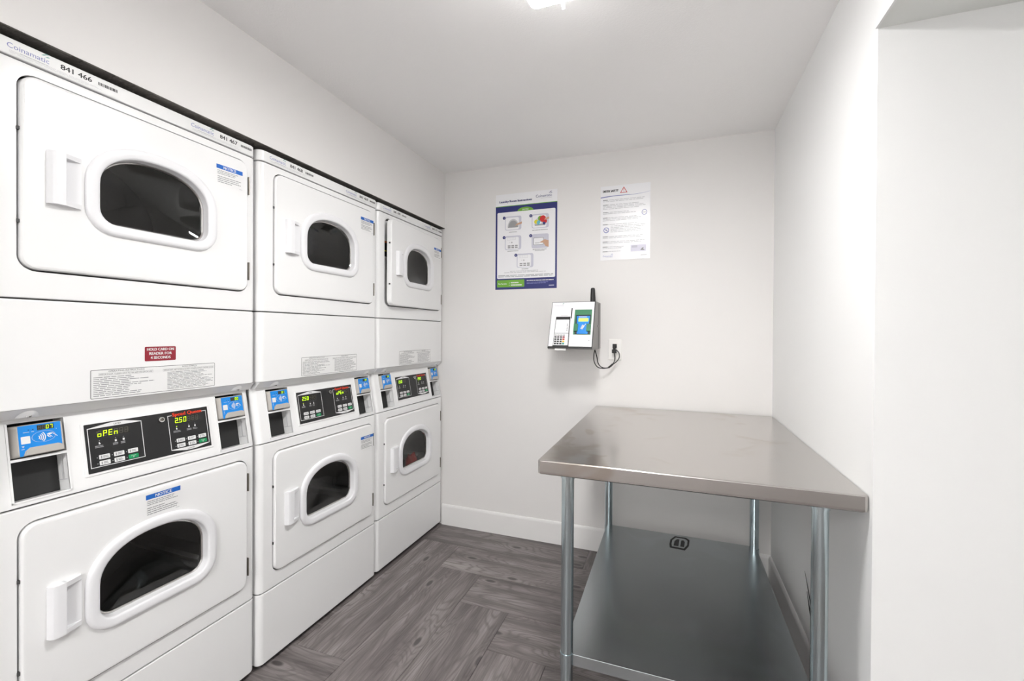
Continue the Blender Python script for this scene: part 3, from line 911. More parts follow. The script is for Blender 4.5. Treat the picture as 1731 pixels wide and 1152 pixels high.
def stacked_dryer(i, label, xoff, numbers, readers, words, notices, open_upper=0.0, red=False):
    w0 = EDGES[i] + 0.001
    root = thing('stacked_dryer', label, 'dryer', (X0 + xoff, w0, 0), 'stacked pairs of coin laundry dryers')
    part('carcass', 'cabinet', root, carcass, None)
    part('kick', 'kick_panel', root, lambda: panel(front, 0.020, 0.2885), 35)
    part('lfront', 'front_panel', root, lambda: panel(front, 0.2925, 0.8580, [lhole]), 35)
    part('ufront', 'front_panel', root, lambda: panel(front, 1.3640, 1.9270, [uhole]), 35)
    part('middle', 'middle_panel', root, middle_panel, 35)
    part('cap', 'top_cap', root, top_cap, 35)
    for u in (0.084, 0.632): part('screw%.2f' % u, 'screw', root, lambda: lip_screw(u), 30)
    part('drum_l', 'drum', root, lambda: dryer_interior(LDOOR[0] + 0.235), 40, 'dark steel drum')
    part('drum_u', 'drum', root, lambda: dryer_interior(UDOOR[0] + 0.235), 40, 'dark steel drum')
    cons = part('console', 'console', root, console, 35, 'sloping white control console')
    for k, u0 in enumerate((0.0545, 0.5625)):
        part('bay%d' % k, 'coin_bay', cons, lambda: bay_back(u0), None, 'black recess under the card reader')
        rd = part('reader%d' % k, 'card_reader', root, lambda: reader_body(u0), 30, 'grey card reader')
        reader_face(u0, readers[k]).build('reader_face', rd, label='blue contactless reader face')
    bd = part('border', 'control_panel', root, control_border, 30, 'black control panel in a white border')
    part('plate', 'control_plate', bd, control_plate, None)
    for k, du in enumerate((0.0, 0.2)):
        display(du, words[k]).build('digit_display', bd, label='yellow-green digit display')
        for c in range(3):
            for r_ in range(2): part('btn%d%d%d' % (k, c, r_), 'button', bd, lambda: push_button(du, c, r_), None, 'green start button' if (c == 2 and r_ == 0) else None)
    part('lock', 'key_lock', bd, key_lock, 40)
    for k, u0 in enumerate((0.042, 0.458)):
        cap_sticker(u0, numbers[k], i * 2 + k).build('number_sticker', root)
    instruction_sticker(i).build('instruction_sticker', root)
    if red: hold_sticker().build('card_sticker', root, label='small dark red sticker with white lettering')
    door(root, UDOOR[0], 'upper_door', 'u', open_upper, notices[0], i * 2 + 11)
    door(root, LDOOR[0], 'lower_door', 'l', 0.0, notices[1], i * 2 + 12)
    return root
d1 = stacked_dryer(0, 'white stacked dryer pair with a small dark red card sticker on its middle panel', -0.004,
                   ('841 466', '841 467'), ('07', '00'), ('oPEn', '2.50'), ((0.583, 1.822, 0.03), (0.372, 0.768, 0.0)), 0.0, True)
d2 = stacked_dryer(1, 'white stacked dryer pair with both doors shut, between the two other pairs', 0.006,
                   ('841 468', '841 469'), ('01', '04'), ('2.50', 'oPEn'), ((0.600, 1.822, 0.0), (0.606, 0.734, 0.0)))
d3 = stacked_dryer(2, 'white stacked dryer pair with its upper door ajar, next to the poster wall', 0.004,
                   ('841 470', '841 471'), ('04', '00'), ('2.50', '2.50'), ((0.598, 1.800, 0.0), None), 3.0)
# labels on the inner rim that the ajar door lets one see
m = MB(front)
m.quad(0.068, 1.775, 0.16, 1.785, -0.0190, 'orange_label'); m.quad(0.068, 1.700, 0.16, 1.775, -0.0190, 'ink_black')
m.quad(0.070, 1.728, 0.10, 1.734, -0.0187, 'ink_yellow')
m.build('warning_sticker', d3, label='dark sticker with an orange edge inside the door opening')

# laundry left in the lower drum of the last machine
def laundry(name, loc, size, mat, seed, label):
    bm = bmesh.new(); bmesh.ops.create_icosphere(bm, subdivisions=3, radius=1.0)
    r = random.Random(seed); ph = [r.uniform(0, 6) for _ in range(6)]
    for v in bm.verts:
        p = v.co
        k = 1 + 0.16*math.sin(4*p.x + ph[0])*math.sin(3*p.y + ph[1]) + 0.12*math.sin(7*p.y + ph[2] + 2*p.z) + 0.08*math.sin(9*p.x + 6*p.z + ph[3])
        v.co = Vector((p.x*size[0]*k, p.y*size[1]*k, max(p.z*size[2]*k, -size[2]*0.55)))
    me = bpy.data.meshes.new(name); bm.to_mesh(me); bm.free()
    me.materials.append(MATS[mat]); me.polygons.foreach_set('use_smooth', [True]*len(me.polygons))
    o = link(name, me, None, loc); o['label'] = label; o['category'] = 'laundry'
    return o
wx, wy = X0 + 0.004, EDGES[2] + 0.001
laundry('towel', (-1.628, 2.240, 0.420), (0.080, 0.105, 0.118), 'cloth_beige', 2, 'beige laundry heaped behind the lower window next to the poster wall')
laundry('red_cloth', (-1.575, 2.432, 0.432), (0.040, 0.030, 0.070), 'cloth_red', 4, 'red cloth beside beige laundry behind a dryer window')

# ------------------------------------------------------------------ steel work table
TX0, TX1, TY0, TY1, TZ = -0.420, XR - 0.0015, 1.4015, YB - 0.0145, 0.8640
table = thing('work_table', 'stainless steel work table with an undershelf in the room corner', 'table', ((TX0+TX1)/2, (TY0+TY1)/2, 0))
tcx, tcy = (TX0+TX1)/2, (TY0+TY1)/2
hx_, hy_ = (TX1-TX0)/2, (TY1-TY0)/2
m = MB()
R = lambda d: rrect(-hx_ + d, -hy_ + d, hx_ - d, hy_ - d, 0.010, 4)
m.loft([(R(0.016), TZ - 0.046), (R(0.004), TZ - 0.047), (R(0.0006), TZ - 0.044), (R(0.0), TZ - 0.036), (R(0.0), TZ - 0.004), (R(0.0007), TZ - 0.0015), (R(0.0022), TZ - 0.0004), (R(0.004), TZ)], 'stainless_top', False, True)
m.loft([(R(0.016), TZ - 0.046), (R(0.016), TZ - 0.004)], 'stainless_top', False, True)
m.build('table_top', table, 40, label='smudged stainless steel top')
# channels under the top
for y in (-hy_ + 0.05, 0, hy_ - 0.13):
    m = MB(); m.box(-hx_ + 0.03, y - 0.035, TZ - 0.040, hx_ - 0.03, y + 0.035, TZ - 0.006, 'stainless_shelf')
    m.build('channel', table)
LX = (-0.3265 - tcx, 0.3925 - tcx); LY = (1.448 - tcy, 2.480 - tcy); RL = 0.0207
SZ = 0.218
for x in LX:
    for y in LY:
        m = MB(); m.tube([(x, y, 0.10), (x, y, TZ - 0.032)], RL, 'galvanised', 28)
        leg = m.build('leg', table, 40)
        m = MB(); m.tube([(x, y, TZ - 0.062), (x, y, TZ - 0.041)], RL + 0.003, 'galvanised', 28); m.build('leg_socket', leg, 40)
        m = MB(); m.tube([(x, y, SZ - 0.045), (x, y, SZ - 0.004)], RL + 0.0022, 'galvanised', 28); m.build('shelf_collar', leg, 40)
        m = MB(); m.tube([(x, y, 0.0), (x, y, 0.022), (x, y, 0.05), (x, y, 0.085), (x, y, 0.1005)], [0.012, 0.017, 0.019, RL + 0.0015, RL + 0.0015], 'galvanised', 20); m.build('foot', leg, 40)
# shelf with corners notched round the legs
m = MB()
sx0, sx1, sy0, sy1, nt_ = LX[0] - 0.012, LX[1] + 0.012, LY[0] - 0.012, LY[1] + 0.012, 0.036
P = [(sx0 + nt_, sy0), (sx1 - nt_, sy0), (sx1, sy0 + nt_), (sx1, sy1 - nt_), (sx1 - nt_, sy1), (sx0 + nt_, sy1), (sx0, sy1 - nt_), (sx0, sy0 + nt_)]
m.loft([(offset(P, -0.010), SZ - 0.038), (P, SZ - 0.038), (P, SZ - 0.004), (offset(P, -0.0015), SZ - 0.001), (offset(P, -0.004), SZ)], 'stainless_shelf', False, True)
m.loft([(offset(P, -0.010), SZ - 0.038), (offset(P, -0.010), SZ - 0.004)], 'stainless_shelf', False, True)
shelf = m.build('undershelf', table, 40, label='dull steel undershelf')
# maker's plate on the undershelf
lx, ly = 0.043 - tcx, 2.395 - tcy
fr = lambda u, v, n: (lx + 1.3*u + 0.25*v, ly + 3.0*v, SZ + n)
m = MB(fr)
P = [(-0.032, -0.022), (0.022, -0.024), (0.034, -0.006), (0.034, 0.016), (0.020, 0.024), (-0.022, 0.024), (-0.036, 0.008), (-0.036, -0.010)]
m.prism(P, 0.0, 0.0006, 'rubber_black')
m.poly([(a*0.80, b*0.78) for a, b in P], 0.0009, 'stainless_shelf')
m.poly([(-0.020, -0.013), (-0.003, -0.013), (-0.003, 0.013), (-0.012, 0.013), (-0.020, 0.004)], 0.0012, 'ink_black')
m.poly([(0.004, -0.013), (0.018, -0.013), (0.018, 0.006), (0.012, 0.012), (0.004, 0.010)], 0.0012, 'ink_black')
m.build('maker_badge', shelf, label='dark maker badge')

# thin dark wire ends by the right wall
m = MB()
m.tube([(XR - 0.006, 1.845, 0.150), (XR - 0.007, 1.850, 0.180), (XR - 0.007, 1.862, 0.235), (XR - 0.0055, 1.905, 0.275), (XR - 0.0035, 1.945, 0.312)], [0.0055, 0.004, 0.0032, 0.0022, 0.0006], 'rubber_black', 6)
m.tube([(XR - 0.006, 1.850, 0.200), (XR - 0.006, 1.872, 0.275), (XR - 0.004, 1.915, 0.315), (XR - 0.003, 1.980, 0.372)], [0.003, 0.0022, 0.0016, 0.0005], 'rubber_black', 6)
m.tube([(XR - 0.006, 1.845, 0.1360), (XR - 0.006, 1.845, 0.165)], [0.0058, 0.0058], 'rubber_black', 8)
o = m.build('loose_wire', None, 40); o['label'] = 'thin black wire ends standing against the wall behind the table leg'; o['category'] = 'wire'

# ------------------------------------------------------------------ posters
def wallframe(x0, z0): return lambda u, v, n: (x0 + u, YB - n, z0 + v)
def poster_laundry():
    W_, H_ = 0.405, 0.605
    root = thing('instruction_poster', 'navy-bordered laundry instruction poster with five small pictures', 'poster', (-1.071, YB, 1.565))
    fr = lambda u, v, n: (u, -n, v)
    m = MB(fr); m.box(0, 0, 0.0002, W_, H_, 0.002, 'poster_white'); m.build('board', root)
    n = 0.0024
    m = MB(fr)
    m.quad(0, 0, W_, 0.5265, n, 'ink_navy'); m.quad(0, 0.5265, W_, 0.5305, n, 'ink_green')
    n += 0.0003
    m.poly(rrect(0.012, 0.068, W_ - 0.011, 0.490, 0.008, 4), n, 'poster_white')
    pts = [(0.148 + 0.0525 + 0.0525*math.cos(math.pi*k/16), 0.490 + 0.024*math.sin(math.pi*k/16)) for k in range(17)]
    m.poly(pts, n + 0.0002, 'ink_green')
    m.poly(rrect(0.012, 0.014, 0.196, 0.060, 0.003, 3), n, 'ink_green')
    m.build('printed_fields', root)
    n += 0.0004
    m = MB(fr)
    m.text('Laundry Room Instructions', 0.026, 0.5515, 0.0135, n, 'ink_navy', w=0.216, bold=0.0010)
    logo(m, 0.268, 0.5640, 0.104, n, 'ink_navy')
    m.text('DRYERS', 0.2005, 0.4945, 0.0085, n + 0.0002, 'ink_white', align='C', bold=0.0003)
    m.text('For Service', 0.022, 0.0315, 0.0098, n, 'ink_white', w=0.056, bold=0.0006)
    m.text('call', 0.092, 0.038, 0.006, n, 'ink_white', w=0.009); m.text('visit', 0.092, 0.024, 0.006, n, 'ink_white', w=0.009)
    r = random.Random(8)
    bars(m, 0.107, 0.037, 0.158, 0.046, 1, n, 'ink_white', r, 0.8, 0.0)
    bars(m, 0.107, 0.022, 0.180, 0.031, 1, n, 'ink_white', r, 0.8, 0.0)
    bars(m, 0.212, 0.048, 0.385, 0.056, 1, n, 'ink_white', r, 0.55, 0.0)
    bars(m, 0.212, 0.030, 0.385, 0.044, 2, n, 'ink_brand', r, 0.4, 0.3)
    m.quad(0.355, 0.016, 0.388, 0.020, n, 'ink_lavender')
    bars(m, 0.020, 0.076, 0.385, 0.092, 2, n, 'ink_grey', r, 0.5, 0.05)
    bars(m, 0.100, 0.110, 0.285, 0.118, 1, n, 'ink_light', r, 0.5, 0.0)
    bars(m, 0.060, 0.102, 0.335, 0.110, 1, n, 'ink_light', r, 0.5, 0.0)
    bars(m, 0.178, 0.122, 0.222, 0.129, 1, n, 'ink_grey', r, 0.6, 0.0)
    for (a, b, c) in ((0.092, 0.145, 0.3585), (0.246, 0.345, 0.3595), (0.082, 0.155, 0.2385), (0.250, 0.340, 0.2395), (0.264, 0.326, 0.2325)):
        bars(m, a, c, b, c + 0.006, 1, n, 'ink_grey', r, 0.6, 0.0)
    m.build('lettering', root)
    spots = [(0.0645, 0.374, 1), (0.2425, 0.374, 2), (0.0645, 0.250, 3), (0.2425, 0.250, 4), (0.145, 0.134, 5)]
    for (a, b, num) in spots:
        m = MB(fr)
        m.poly(rrect(a, b, a + 0.110, b + 0.088, 0.012, 4), n - 0.0001, 'ink_lavender')
        m.poly(rrect(a + 0.005, b + 0.004, a + 0.094, b + 0.080, 0.010, 4), n, 'poster_white' if num != 4 else 'ink_lavender')
        if num in (1, 2):
            arch = [(a + 0.018 + 0.037 + 0.037*math.cos(math.pi*k/14), b + 0.020 + 0.050*math.sin(math.pi*k/14)) for k in range(15)]
            m.poly(arch, n + 0.0002, 'ink_light' if num == 1 else 'ink_lavender')
            m.poly([(p*0.86 + (a + 0.055)*0.14, (q - b - 0.02)*0.8 + b + 0.02) for p, q in arch], n + 0.0003, 'ink_grey' if num == 1 else 'ink_light')
            m.quad(a + 0.020, b + 0.016, a + 0.088, b + 0.022, n + 0.0004, 'ink_grey')
            if num == 1:
                m.poly([(a + 0.066, b + 0.026), (a + 0.112, b + 0.036), (a + 0.114, b + 0.050), (a + 0.082, b + 0.040)], n + 0.0006, 'ink_skin')
            else:
                for k, (cu, cv, rr_, mt) in enumerate(((0.030, 0.040, 0.014, 'ink_yellow'), (0.046, 0.034, 0.014, 'ink_cyan'), (0.056, 0.060, 0.016, 'ink_green'), (0.072, 0.056, 0.021, 'ink_red'), (0.085, 0.040, 0.014, 'ink_red'), (0.080, 0.028, 0.009, 'ink_navy'))):
                    m.disc(a + cu, b + cv, rr_, n + 0.0005 + 0.0001*k, mt, 9)
                m.poly([(a + 0.082, b + 0.048), (a + 0.112, b + 0.052), (a + 0.112, b + 0.066), (a + 0.086, b + 0.058)], n + 0.0014, 'ink_skin')
                m.poly([(a + 0.050, b + 0.022), (a + 0.066, b + 0.034), (a + 0.058, b + 0.040)], n + 0.0014, 'poster_white')
        elif num in (3, 5):
            m.line([(a + 0.018, b + 0.062), (a + 0.072, b + 0.062), (a + 0.072, b + 0.078), (a + 0.018, b + 0.078), (a + 0.018, b + 0.062)], 0.001, n + 0.0003, 'ink_light')
            for k in range(4): m.line([(a + 0.028 + k*0.011, b + 0.062), (a + 0.028 + k*0.011, b + 0.078)], 0.0008, n + 0.0003, 'ink_light')
            m.quad(a + 0.044, b + 0.042, a + 0.050, b + 0.050, n + 0.0003, 'ink_grey'); m.quad(a + 0.032, b + 0.044, a + 0.035, b + 0.049, n + 0.0003, 'ink_light')
            for k in range(3):
                for j in range(2): m.quad(a + 0.020 + k*0.024, b + 0.010 + j*0.011, a + 0.038 + k*0.024, b + 0.018 + j*0.011, n + 0.0003, 'ink_grey')
        else:
            m.poly(rrect(a + 0.012, b + 0.020, a + 0.078, b + 0.066, 0.005, 4), n + 0.0003, 'ink_grey')
            m.poly(rrect(a + 0.015, b + 0.023, a + 0.075, b + 0.063, 0.004, 4), n + 0.0004, 'poster_white')
            m.quad(a + 0.022, b + 0.030, a + 0.052, b + 0.036, n + 0.0005, 'ink_light')
            m.poly([(a + 0.050, b + 0.034), (a + 0.084, b + 0.052), (a + 0.110, b + 0.044), (a + 0.110, b + 0.004), (a + 0.090, b + 0.010), (a + 0.076, b + 0.032)], n + 0.0006, 'ink_skin')
        m.disc(a - 0.006, b + 0.080, 0.010, n + 0.0004, 'ink_navy', 18)
        m.text(str(num), a - 0.006, b + 0.0762, 0.0075, n + 0.0006, 'ink_white', align='C')
        m.build('picture', root)
poster_laundry()
def poster_safety():
    W_, H_ = 0.280, 0.433
    root = thing('safety_notice', 'white dryer safety notice with a red warning triangle', 'poster', (-0.4035, YB, 1.7175))
    fr = lambda u, v, n: (u, -n, v)
    m = MB(fr); m.box(0, 0, 0.0002, W_, H_, 0.0018, 'poster_white'); m.build('board', root)
    n = 0.0022; r = random.Random(21)
    m = MB(fr)
    m.text('DRYER SAFETY', 0.013, 0.3975, 0.0135, n, 'ink_black', w=0.088, bold=0.0010)
    m.build('heading', root)
    m = MB(fr)
    t = [(0.114, 0.389), (0.150, 0.389), (0.132, 0.420)]
    m.line(t + [t[0]], 0.0032, n, 'ink_red'); m.quad(0.1308, 0.400, 0.1332, 0.411, n, 'ink_red'); m.quad(0.1308, 0.3945, 0.1332, 0.3975, n, 'ink_red')
    m.build('warning_triangle', root)
    m = MB(fr)
    top = [(W_*k/20, 0.3715 + 0.0035*math.sin(k/20*6.0) + 0.010*(k/20)**3 + 0.003*k/20) for k in range(21)]
    bot = [(u, v - 0.0055*(1 - u/W_)**1.2 - 0.0006) for u, v in top]
    for k in range(20): m.add([(*bot[k], n), (*bot[k+1], n), (*top[k+1], n), (*top[k], n)], [(0, 1, 2, 3)], 'ink_brand')
    m.build('swoosh', root)
    m = MB(fr)
    rows = [(0.340, 0.356, 2, 0.013, 0.258), (0.296, 0.328, 4, 0.013, 0.265), (0.268, 0.284, 2, 0.013, 0.205), (0.228, 0.252, 3, 0.013, 0.235), (0.205, 0.213, 1, 0.013, 0.262), (0.160, 0.203, 5, 0.058, 0.268), (0.126, 0.142, 2, 0.013, 0.250), (0.096, 0.112, 2, 0.013, 0.250), (0.066, 0.082, 2, 0.013, 0.160), (0.047, 0.055, 1, 0.013, 0.130)]
    for a, b, k, u0, u1 in rows:
        bars(m, u0, a, u1, b, k, n, 'ink_light', r, 0.42, 0.25)
        if u0 < 0.02:
            m.quad(u0, b - (b - a)/k*0.78, u0 + 0.028, b - (b - a)/k*0.22, n + 0.0002, 'ink_grey')
    m.quad(0.228, 0.020, 0.262, 0.0235, n, 'ink_light')
    m.build('small_print', root)['kind'] = 'stuff'
    m = MB(fr)
    m.ringflat(0.2475, 0.2655, 0.0125, 0.0152, n, 'ink_brand'); m.quad(0.239, 0.263, 0.256, 0.267, n, 'ink_light')
    m.build('prohibition_mark', root)
    m = MB(fr)
    m.ringflat(0.0335, 0.1765, 0.0125, 0.0165, n, 'ink_brand'); m.line([(0.0225, 0.1855), (0.0445, 0.1675)], 0.0035, n + 0.0002, 'ink_brand')
    m.quad(0.028, 0.171, 0.039, 0.182, n, 'ink_lavender')
    m.build('prohibition_mark', root)
    m = MB(fr)
    m.quad(0.173, 0.044, 0.258, 0.082, n, 'ink_pale'); m.quad(0.178, 0.066, 0.210, 0.078, n + 0.0002, 'ink_lavender')
    m.poly([(0.226, 0.050), (0.236, 0.062), (0.244, 0.066), (0.242, 0.056), (0.252, 0.048)], n + 0.0002, 'ink_grey')
    m.build('picture', root)
    m = MB(fr); logo(m, 0.014, 0.020, 0.058, n, 'ink_brand'); m.build('lettering', root)
poster_safety()

# ------------------------------------------------------------------ payment terminal
PX0, PX1 = -0.645, -0.400
PB, PT = (2.331, 1.206), (2.434, 1.464)          # (y,z) of the lower and upper front edges
FL = math.hypot(PT[0]-PB[0], PT[1]-PB[1]); FW = PX1 - PX0
dy, dz = (PT[0]-PB[0])/FL, (PT[1]-PB[1])/FL
term = thing('payment_terminal', 'white wall-mounted payment terminal with a stub antenna and sloping front', 'terminal', (PX0, YB, 1.206))
def tface(u, v, n): return (u*FW, PB[0] - YB + dy*v*FL - dz*n, PB[1] - 1.206 + dz*v*FL + dy*n)
def tworld(x, y, z): return (x - PX0, y - YB, z - 1.206)
m = MB(tworld)
sec = [(YB - 0.0005, 1.200), (PB[0] + 0.012, 1.200), (PB[0] + 0.002, 1.204), (PB[0] + 0.003, 1.212), (PT[0] + 0.003, 1.460), (PT[0] + 0.008, 1.466), (YB - 0.0005, 1.466)]
n_ = len(sec)
m.add([(PX0, y, z) for y, z in sec] + [(PX1, y, z) for y, z in sec],
      [tuple(range(n_)), tuple(range(2*n_-1, n_-1, -1))] + [(i, n_+i, n_+(i+1) % n_, (i+1) % n_) for i in range(n_)], 'terminal_grey')
m.box(PX1, 2.535, 1.200, PX1 + 0.0012, 2.537, 1.458, 'ink_black')
m.build('housing', term, 20)
m = MB(tface); m.prism([(0, 0), (1, 0), (1, 1), (0, 1)], -0.004, 0.003, 'black_plastic'); m.build('bezel', term)
m = MB(tface); m.prism([(0.012, 0.035), (0.985, 0.035), (0.985, 0.988), (0.012, 0.988)], 0.003, 0.0055, 'plastic_white'); fp = m.build('front_plate', term)
N0 = 0.0058
m = MB(tface)
def tlogo(u, v, w):
    vv, ff = text_geo('Coinamatic'); x1 = max(p[0] for p in vv)
    m.add([(u + a/x1*w, v + b*0.034, N0) for a, b in vv], ff, 'ink_lavender')
tlogo(0.06, 0.905, 0.22)
m.poly([(0.245, 0.945), (0.275, 0.95), (0.290, 0.965), (0.262, 0.962)], N0, 'ink_teal')
m.quad(0.24, 0.685, 0.40, 0.694, N0, 'ink_light')
m.quad(0.54, 0.085, 0.95, 0.09, N0, 'ink_light'); m.disc(0.92, 0.165, 0.012, N0, 'ink_grey', 10)
m.build('lettering', fp)
m = MB(tface); m.box(0.470, 0.63, 0.004, 0.492, 0.855, 0.0064, 'black_plastic'); m.build('card_slot', fp)
# card machine set into the left half
m = MB(tface)
m.prism([(0.118, 0.005), (0.475, 0.005), (0.462, 0.665), (0.130, 0.665)], 0.0030, 0.0066, 'black_plastic')
m.prism([(0.132, 0.05), (0.458, 0.05), (0.448, 0.595), (0.146, 0.595)], 0.0066, 0.012, 'plastic_white')
m.box(0.120, -0.012, 0.004, 0.478, 0.040, 0.014, 'black_plastic')
pin = m.build('card_machine', term, label='card machine with keypad')
m = MB(tface); m.prism([(0.150, 0.335), (0.395, 0.335), (0.392, 0.570), (0.156, 0.570)], 0.012, 0.0128, 'screen_pale'); m.quad(0.20, 0.50, 0.36, 0.506, 0.0131, 'ink_light'); m.build('screen', pin)
m = MB(tface)
for k in range(5): m.box(0.405, 0.36 + k*0.032, 0.012, 0.425, 0.372 + k*0.032, 0.0135, 'black_plastic')
m.box(0.135, 0.296, 0.012, 0.455, 0.304, 0.0128, 'black_plastic')
m.build('side_keys', pin)
for r_ in range(5):
    for c in range(4):
        mt = 'terminal_grey' if r_ == 4 else 'black_plastic'
        if c == 3: mt = ('key_green', 'key_yellow', 'key_red', 'ink_maroon', 'terminal_grey')[r_]
        u = 0.150 + c * 0.062; v = 0.068 + r_ * 0.046
        m = MB(tface); m.box(u, v, 0.012, u + 0.046, v + (0.026 if r_ < 4 else 0.016), 0.0145, mt); m.build('key', pin)
m = MB(tface); m.box(0.175, -0.050, 0.006, 0.425, -0.004, 0.0066, 'sticker_white'); m.build('paper_slip', pin, label='white paper slip')
# green value-adding module
m = MB(tface); m.prism([(0.560, 0.285), (0.945, 0.285), (0.940, 0.815), (0.556, 0.815)], 0.0055, 0.0085, 'panel_green'); gm = m.build('card_module', term, label='green card module with a blue face')
m = MB(tface)
m.prism([(0.590, 0.29), (0.925, 0.29), (0.925, 0.70), (0.590, 0.70)], 0.0085, 0.0092, 'black_plastic')
m.prism([(0.640, 0.295), (0.880, 0.295), (0.905, 0.675), (0.610, 0.675)], 0.0092, 0.0102, 'card_blue')
m.quad(0.66, 0.645, 0.84, 0.66, 0.0105, 'ink_lavender')
m.poly([(0.71, 0.40), (0.76, 0.385), (0.80, 0.47), (0.75, 0.49)], 0.0105, 'ink_lavender')
m.line([(0.77, 0.42), (0.82, 0.50)], 0.012, 0.0106, 'ink_white')
m.build('module_face', gm)
m = MB(tface); m.quad(0.655, 0.555, 0.875, 0.625, 0.0108, 'screen_lit'); m.build('screen', gm, label='yellow-green screen')
for a, b in ((0.565, 0.655), (0.850, 0.940)):
    m = MB(tface); m.box(a, 0.345, 0.0085, b, 0.495, 0.018, 'panel_green'); m.build('guide', gm)
# antenna
m = MB(tworld)
m.tube([(-0.4265, 2.500, 1.464), (-0.4265, 2.500, 1.485), (-0.4275, 2.500, 1.538), (-0.4275, 2.500, 1.545), (-0.4275, 2.500, 1.548)], [0.0155, 0.0150, 0.0122, 0.0105, 0.006], 'black_plastic', 20)
m.build('antenna', term, 40, label='stubby black antenna')
m = MB(tworld); m.tube([(PX1, 2.50, 1.330), (PX1 + 0.006, 2.50, 1.330)], 0.006, 'chrome', 12); m.build('side_lock', term, 40)

# wall socket, plug and cable
sock = thing('wall_socket', 'white wall socket plate next to the payment terminal', 'socket', (-0.352, YB, 1.134))
fr = lambda u, v, n: (u, -n, v)
m = MB(fr); o_ = rrect(0, 0, 0.075, 0.121, 0.003, 3); m.prism(o_, 0.0002, 0.006, 'outlet_plastic', 0.002); m.build('plate', sock)
m = MB(fr)
m.prism(rrect(0.0205, 0.0265, 0.0545, 0.0945, 0.003, 3), 0.006, 0.0078, 'outlet_plastic', 0.0006)
for v in (0.040, 0.074):
    for u in (0.0305, 0.0425): m.quad(u, v, u + 0.002, v + 0.008, 0.0081, 'ink_black')
m.build('receptacle', sock)
cab = thing('power_cable', 'black power cable looping from the terminal to the wall socket', 'cable', (-0.35, YB, 1.10))
def cw(x, y, z): return (x + 0.35, y - YB, z - 1.10)
def smoothpath(P, k=8):
    P = [Vector(p) for p in P]; out = []
    for i in range(len(P) - 1):
        p0, p1, p2, p3 = P[max(i-1, 0)], P[i], P[i+1], P[min(i+2, len(P)-1)]
        for j in range(k):
            t = j / k
            out.append(tuple(0.5*((2*p1) + (p2-p0)*t + (2*p0-5*p1+4*p2-p3)*t*t + (3*p1-p0-3*p2+p3)*t**3)))
    out.append(tuple(P[-1])); return out
SX, SY_ = -0.3145, YB - 0.008
m = MB(cw)
m.box(SX - 0.011, SY_ - 0.020, 1.205, SX + 0.011, SY_ - 0.0005, 1.228, 'rubber_black')
m.tube([(SX, SY_ - 0.016, 1.216), (SX - 0.001, SY_ - 0.024, 1.200), (SX - 0.001, SY_ - 0.026, 1.184)], [0.0095, 0.007, 0.004], 'rubber_black', 12)
m.box(SX - 0.013, SY_ - 0.034, 1.176, SX + 0.011, SY_ - 0.012, 1.196, 'rubber_black')
m.build('plug', cab, 30, label='black plug')
base = [(-0.405, 2.45, 1.1965), (-0.412, 2.46, 1.170), (-0.414, 2.48, 1.130), (-0.402, 2.52, 1.097), (-0.376, 2.55, 1.087), (-0.345, 2.565, 1.092), (-0.328, 2.572, 1.105)]
m = MB(cw)
m.tube(smoothpath(base + [(-0.315, 2.576, 1.125), (-0.311, 2.578, 1.150), (SX - 0.001, SY_ - 0.026, 1.180)]), 0.0027, 'rubber_black', 8)
m.build('cord', cab, 60)
b2 = [(-0.405, 2.45, 1.1965), (-0.398, 2.47, 1.160), (-0.394, 2.50, 1.118), (-0.376, 2.535, 1.093), (-0.345, 2.560, 1.091), (-0.326, 2.568, 1.107), (-0.300, 2.576, 1.128), (-0.287, 2.58, 1.152), (-0.289, 2.582, 1.176), (-0.300, SY_ - 0.024, 1.190), (SX + 0.006, SY_ - 0.022, 1.190)]
m = MB(cw); m.tube(smoothpath(b2), 0.0027, 'rubber_black', 8); m.build('cord', cab, 60)
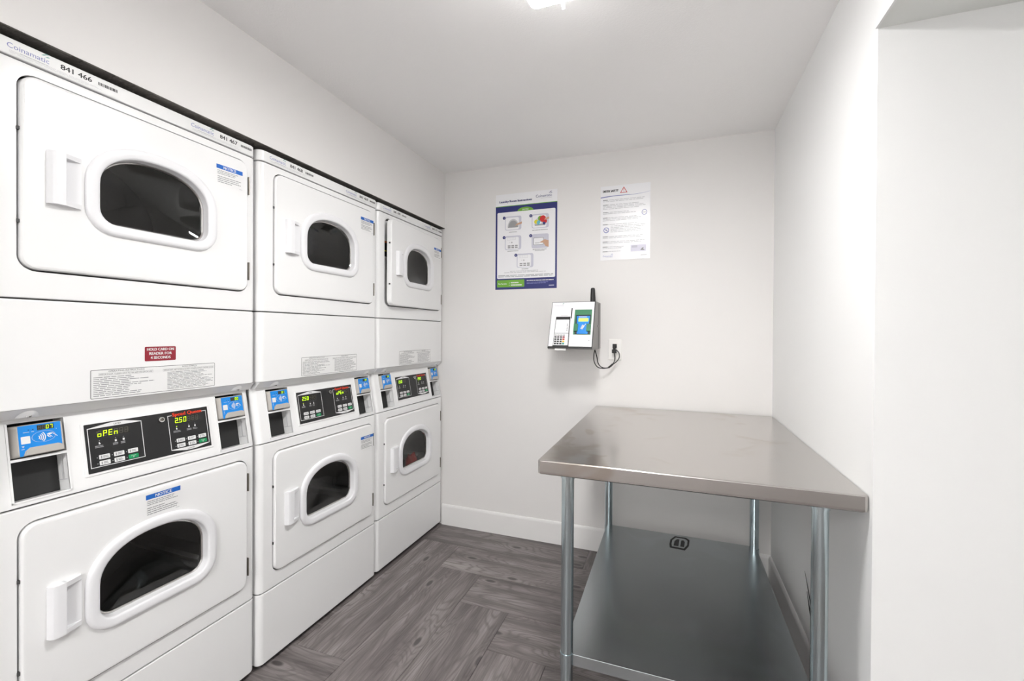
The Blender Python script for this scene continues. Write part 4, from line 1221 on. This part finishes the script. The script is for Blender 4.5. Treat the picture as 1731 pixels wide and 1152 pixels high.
m = MB(cw); m.tube([(-0.345, 2.562, 1.0915), (-0.333, 2.567, 1.101), (-0.322, 2.571, 1.112)], 0.0055, 'rubber_black', 10); m.build('cable_sleeve', cab, 40)

# ------------------------------------------------------------------ ceiling fixture
LX0, LX1, LY0, LY1 = -0.415, -0.205, 0.985, 1.275
def fixture(x0, x1, y0, y1, label):
    lamp = thing('ceiling_light', label, 'ceiling light', ((x0+x1)/2, (y0+y1)/2, H))
    hw, hl = (x1-x0)/2, (y1-y0)/2
    m = MB(); m.box(-hw + 0.012, -hl + 0.012, -0.045, hw - 0.012, hl - 0.012, -0.0005, 'trim_paint'); m.build('pan', lamp)
    m = MB()
    o_ = rrect(-hw, -hl, hw, hl, 0.03, 6)
    m.loft([(offset(o_, -0.004), -0.036), (o_, -0.045), (offset(o_, -0.003), -0.080), (offset(o_, -0.010), -0.093)], 'lamp_lens_side', True, False)
    m.loft([(offset(o_, -0.010), -0.093), (offset(o_, -0.020), -0.099), (offset(o_, -0.04), -0.102)], 'lamp_lens', False, True)
    m.build('lens', lamp, 40, label='clear prismatic lens')
    m = MB(); m.tube([(0, hl - 0.012, -0.094), (0, hl - 0.002, -0.108)], [0.006, 0.004], 'trim_paint', 10); m.build('clip', lamp, 40)
fixture(LX0, LX1, LY0, LY1, 'glowing prismatic ceiling light between dryers and table')
fixture(LX0, LX1, -2.10, -1.20, 'second prismatic light added as unseen fill near the wall opposite the posters')  # added behind the camera to fill the room with light
# fill light added in the corridor, unseen from the camera
hall_fill = thing('corridor_fill_light', 'round fill light added out of view in the corridor', 'ceiling light', (1.12, -0.25, HALLZ))
c = lambda r: [(r*math.cos(2*math.pi*k/28), r*math.sin(2*math.pi*k/28)) for k in range(28)]
m = MB(); m.loft([(c(0.155), -0.0005), (c(0.155), -0.025)], 'trim_paint', True, True); m.build('base', hall_fill, 40)
m = MB(); m.loft([(c(0.145), -0.025), (c(0.140), -0.050), (c(0.110), -0.070), (c(0.05), -0.078)], 'hall_fill_lens', True, True); m.build('lens', hall_fill, 40)
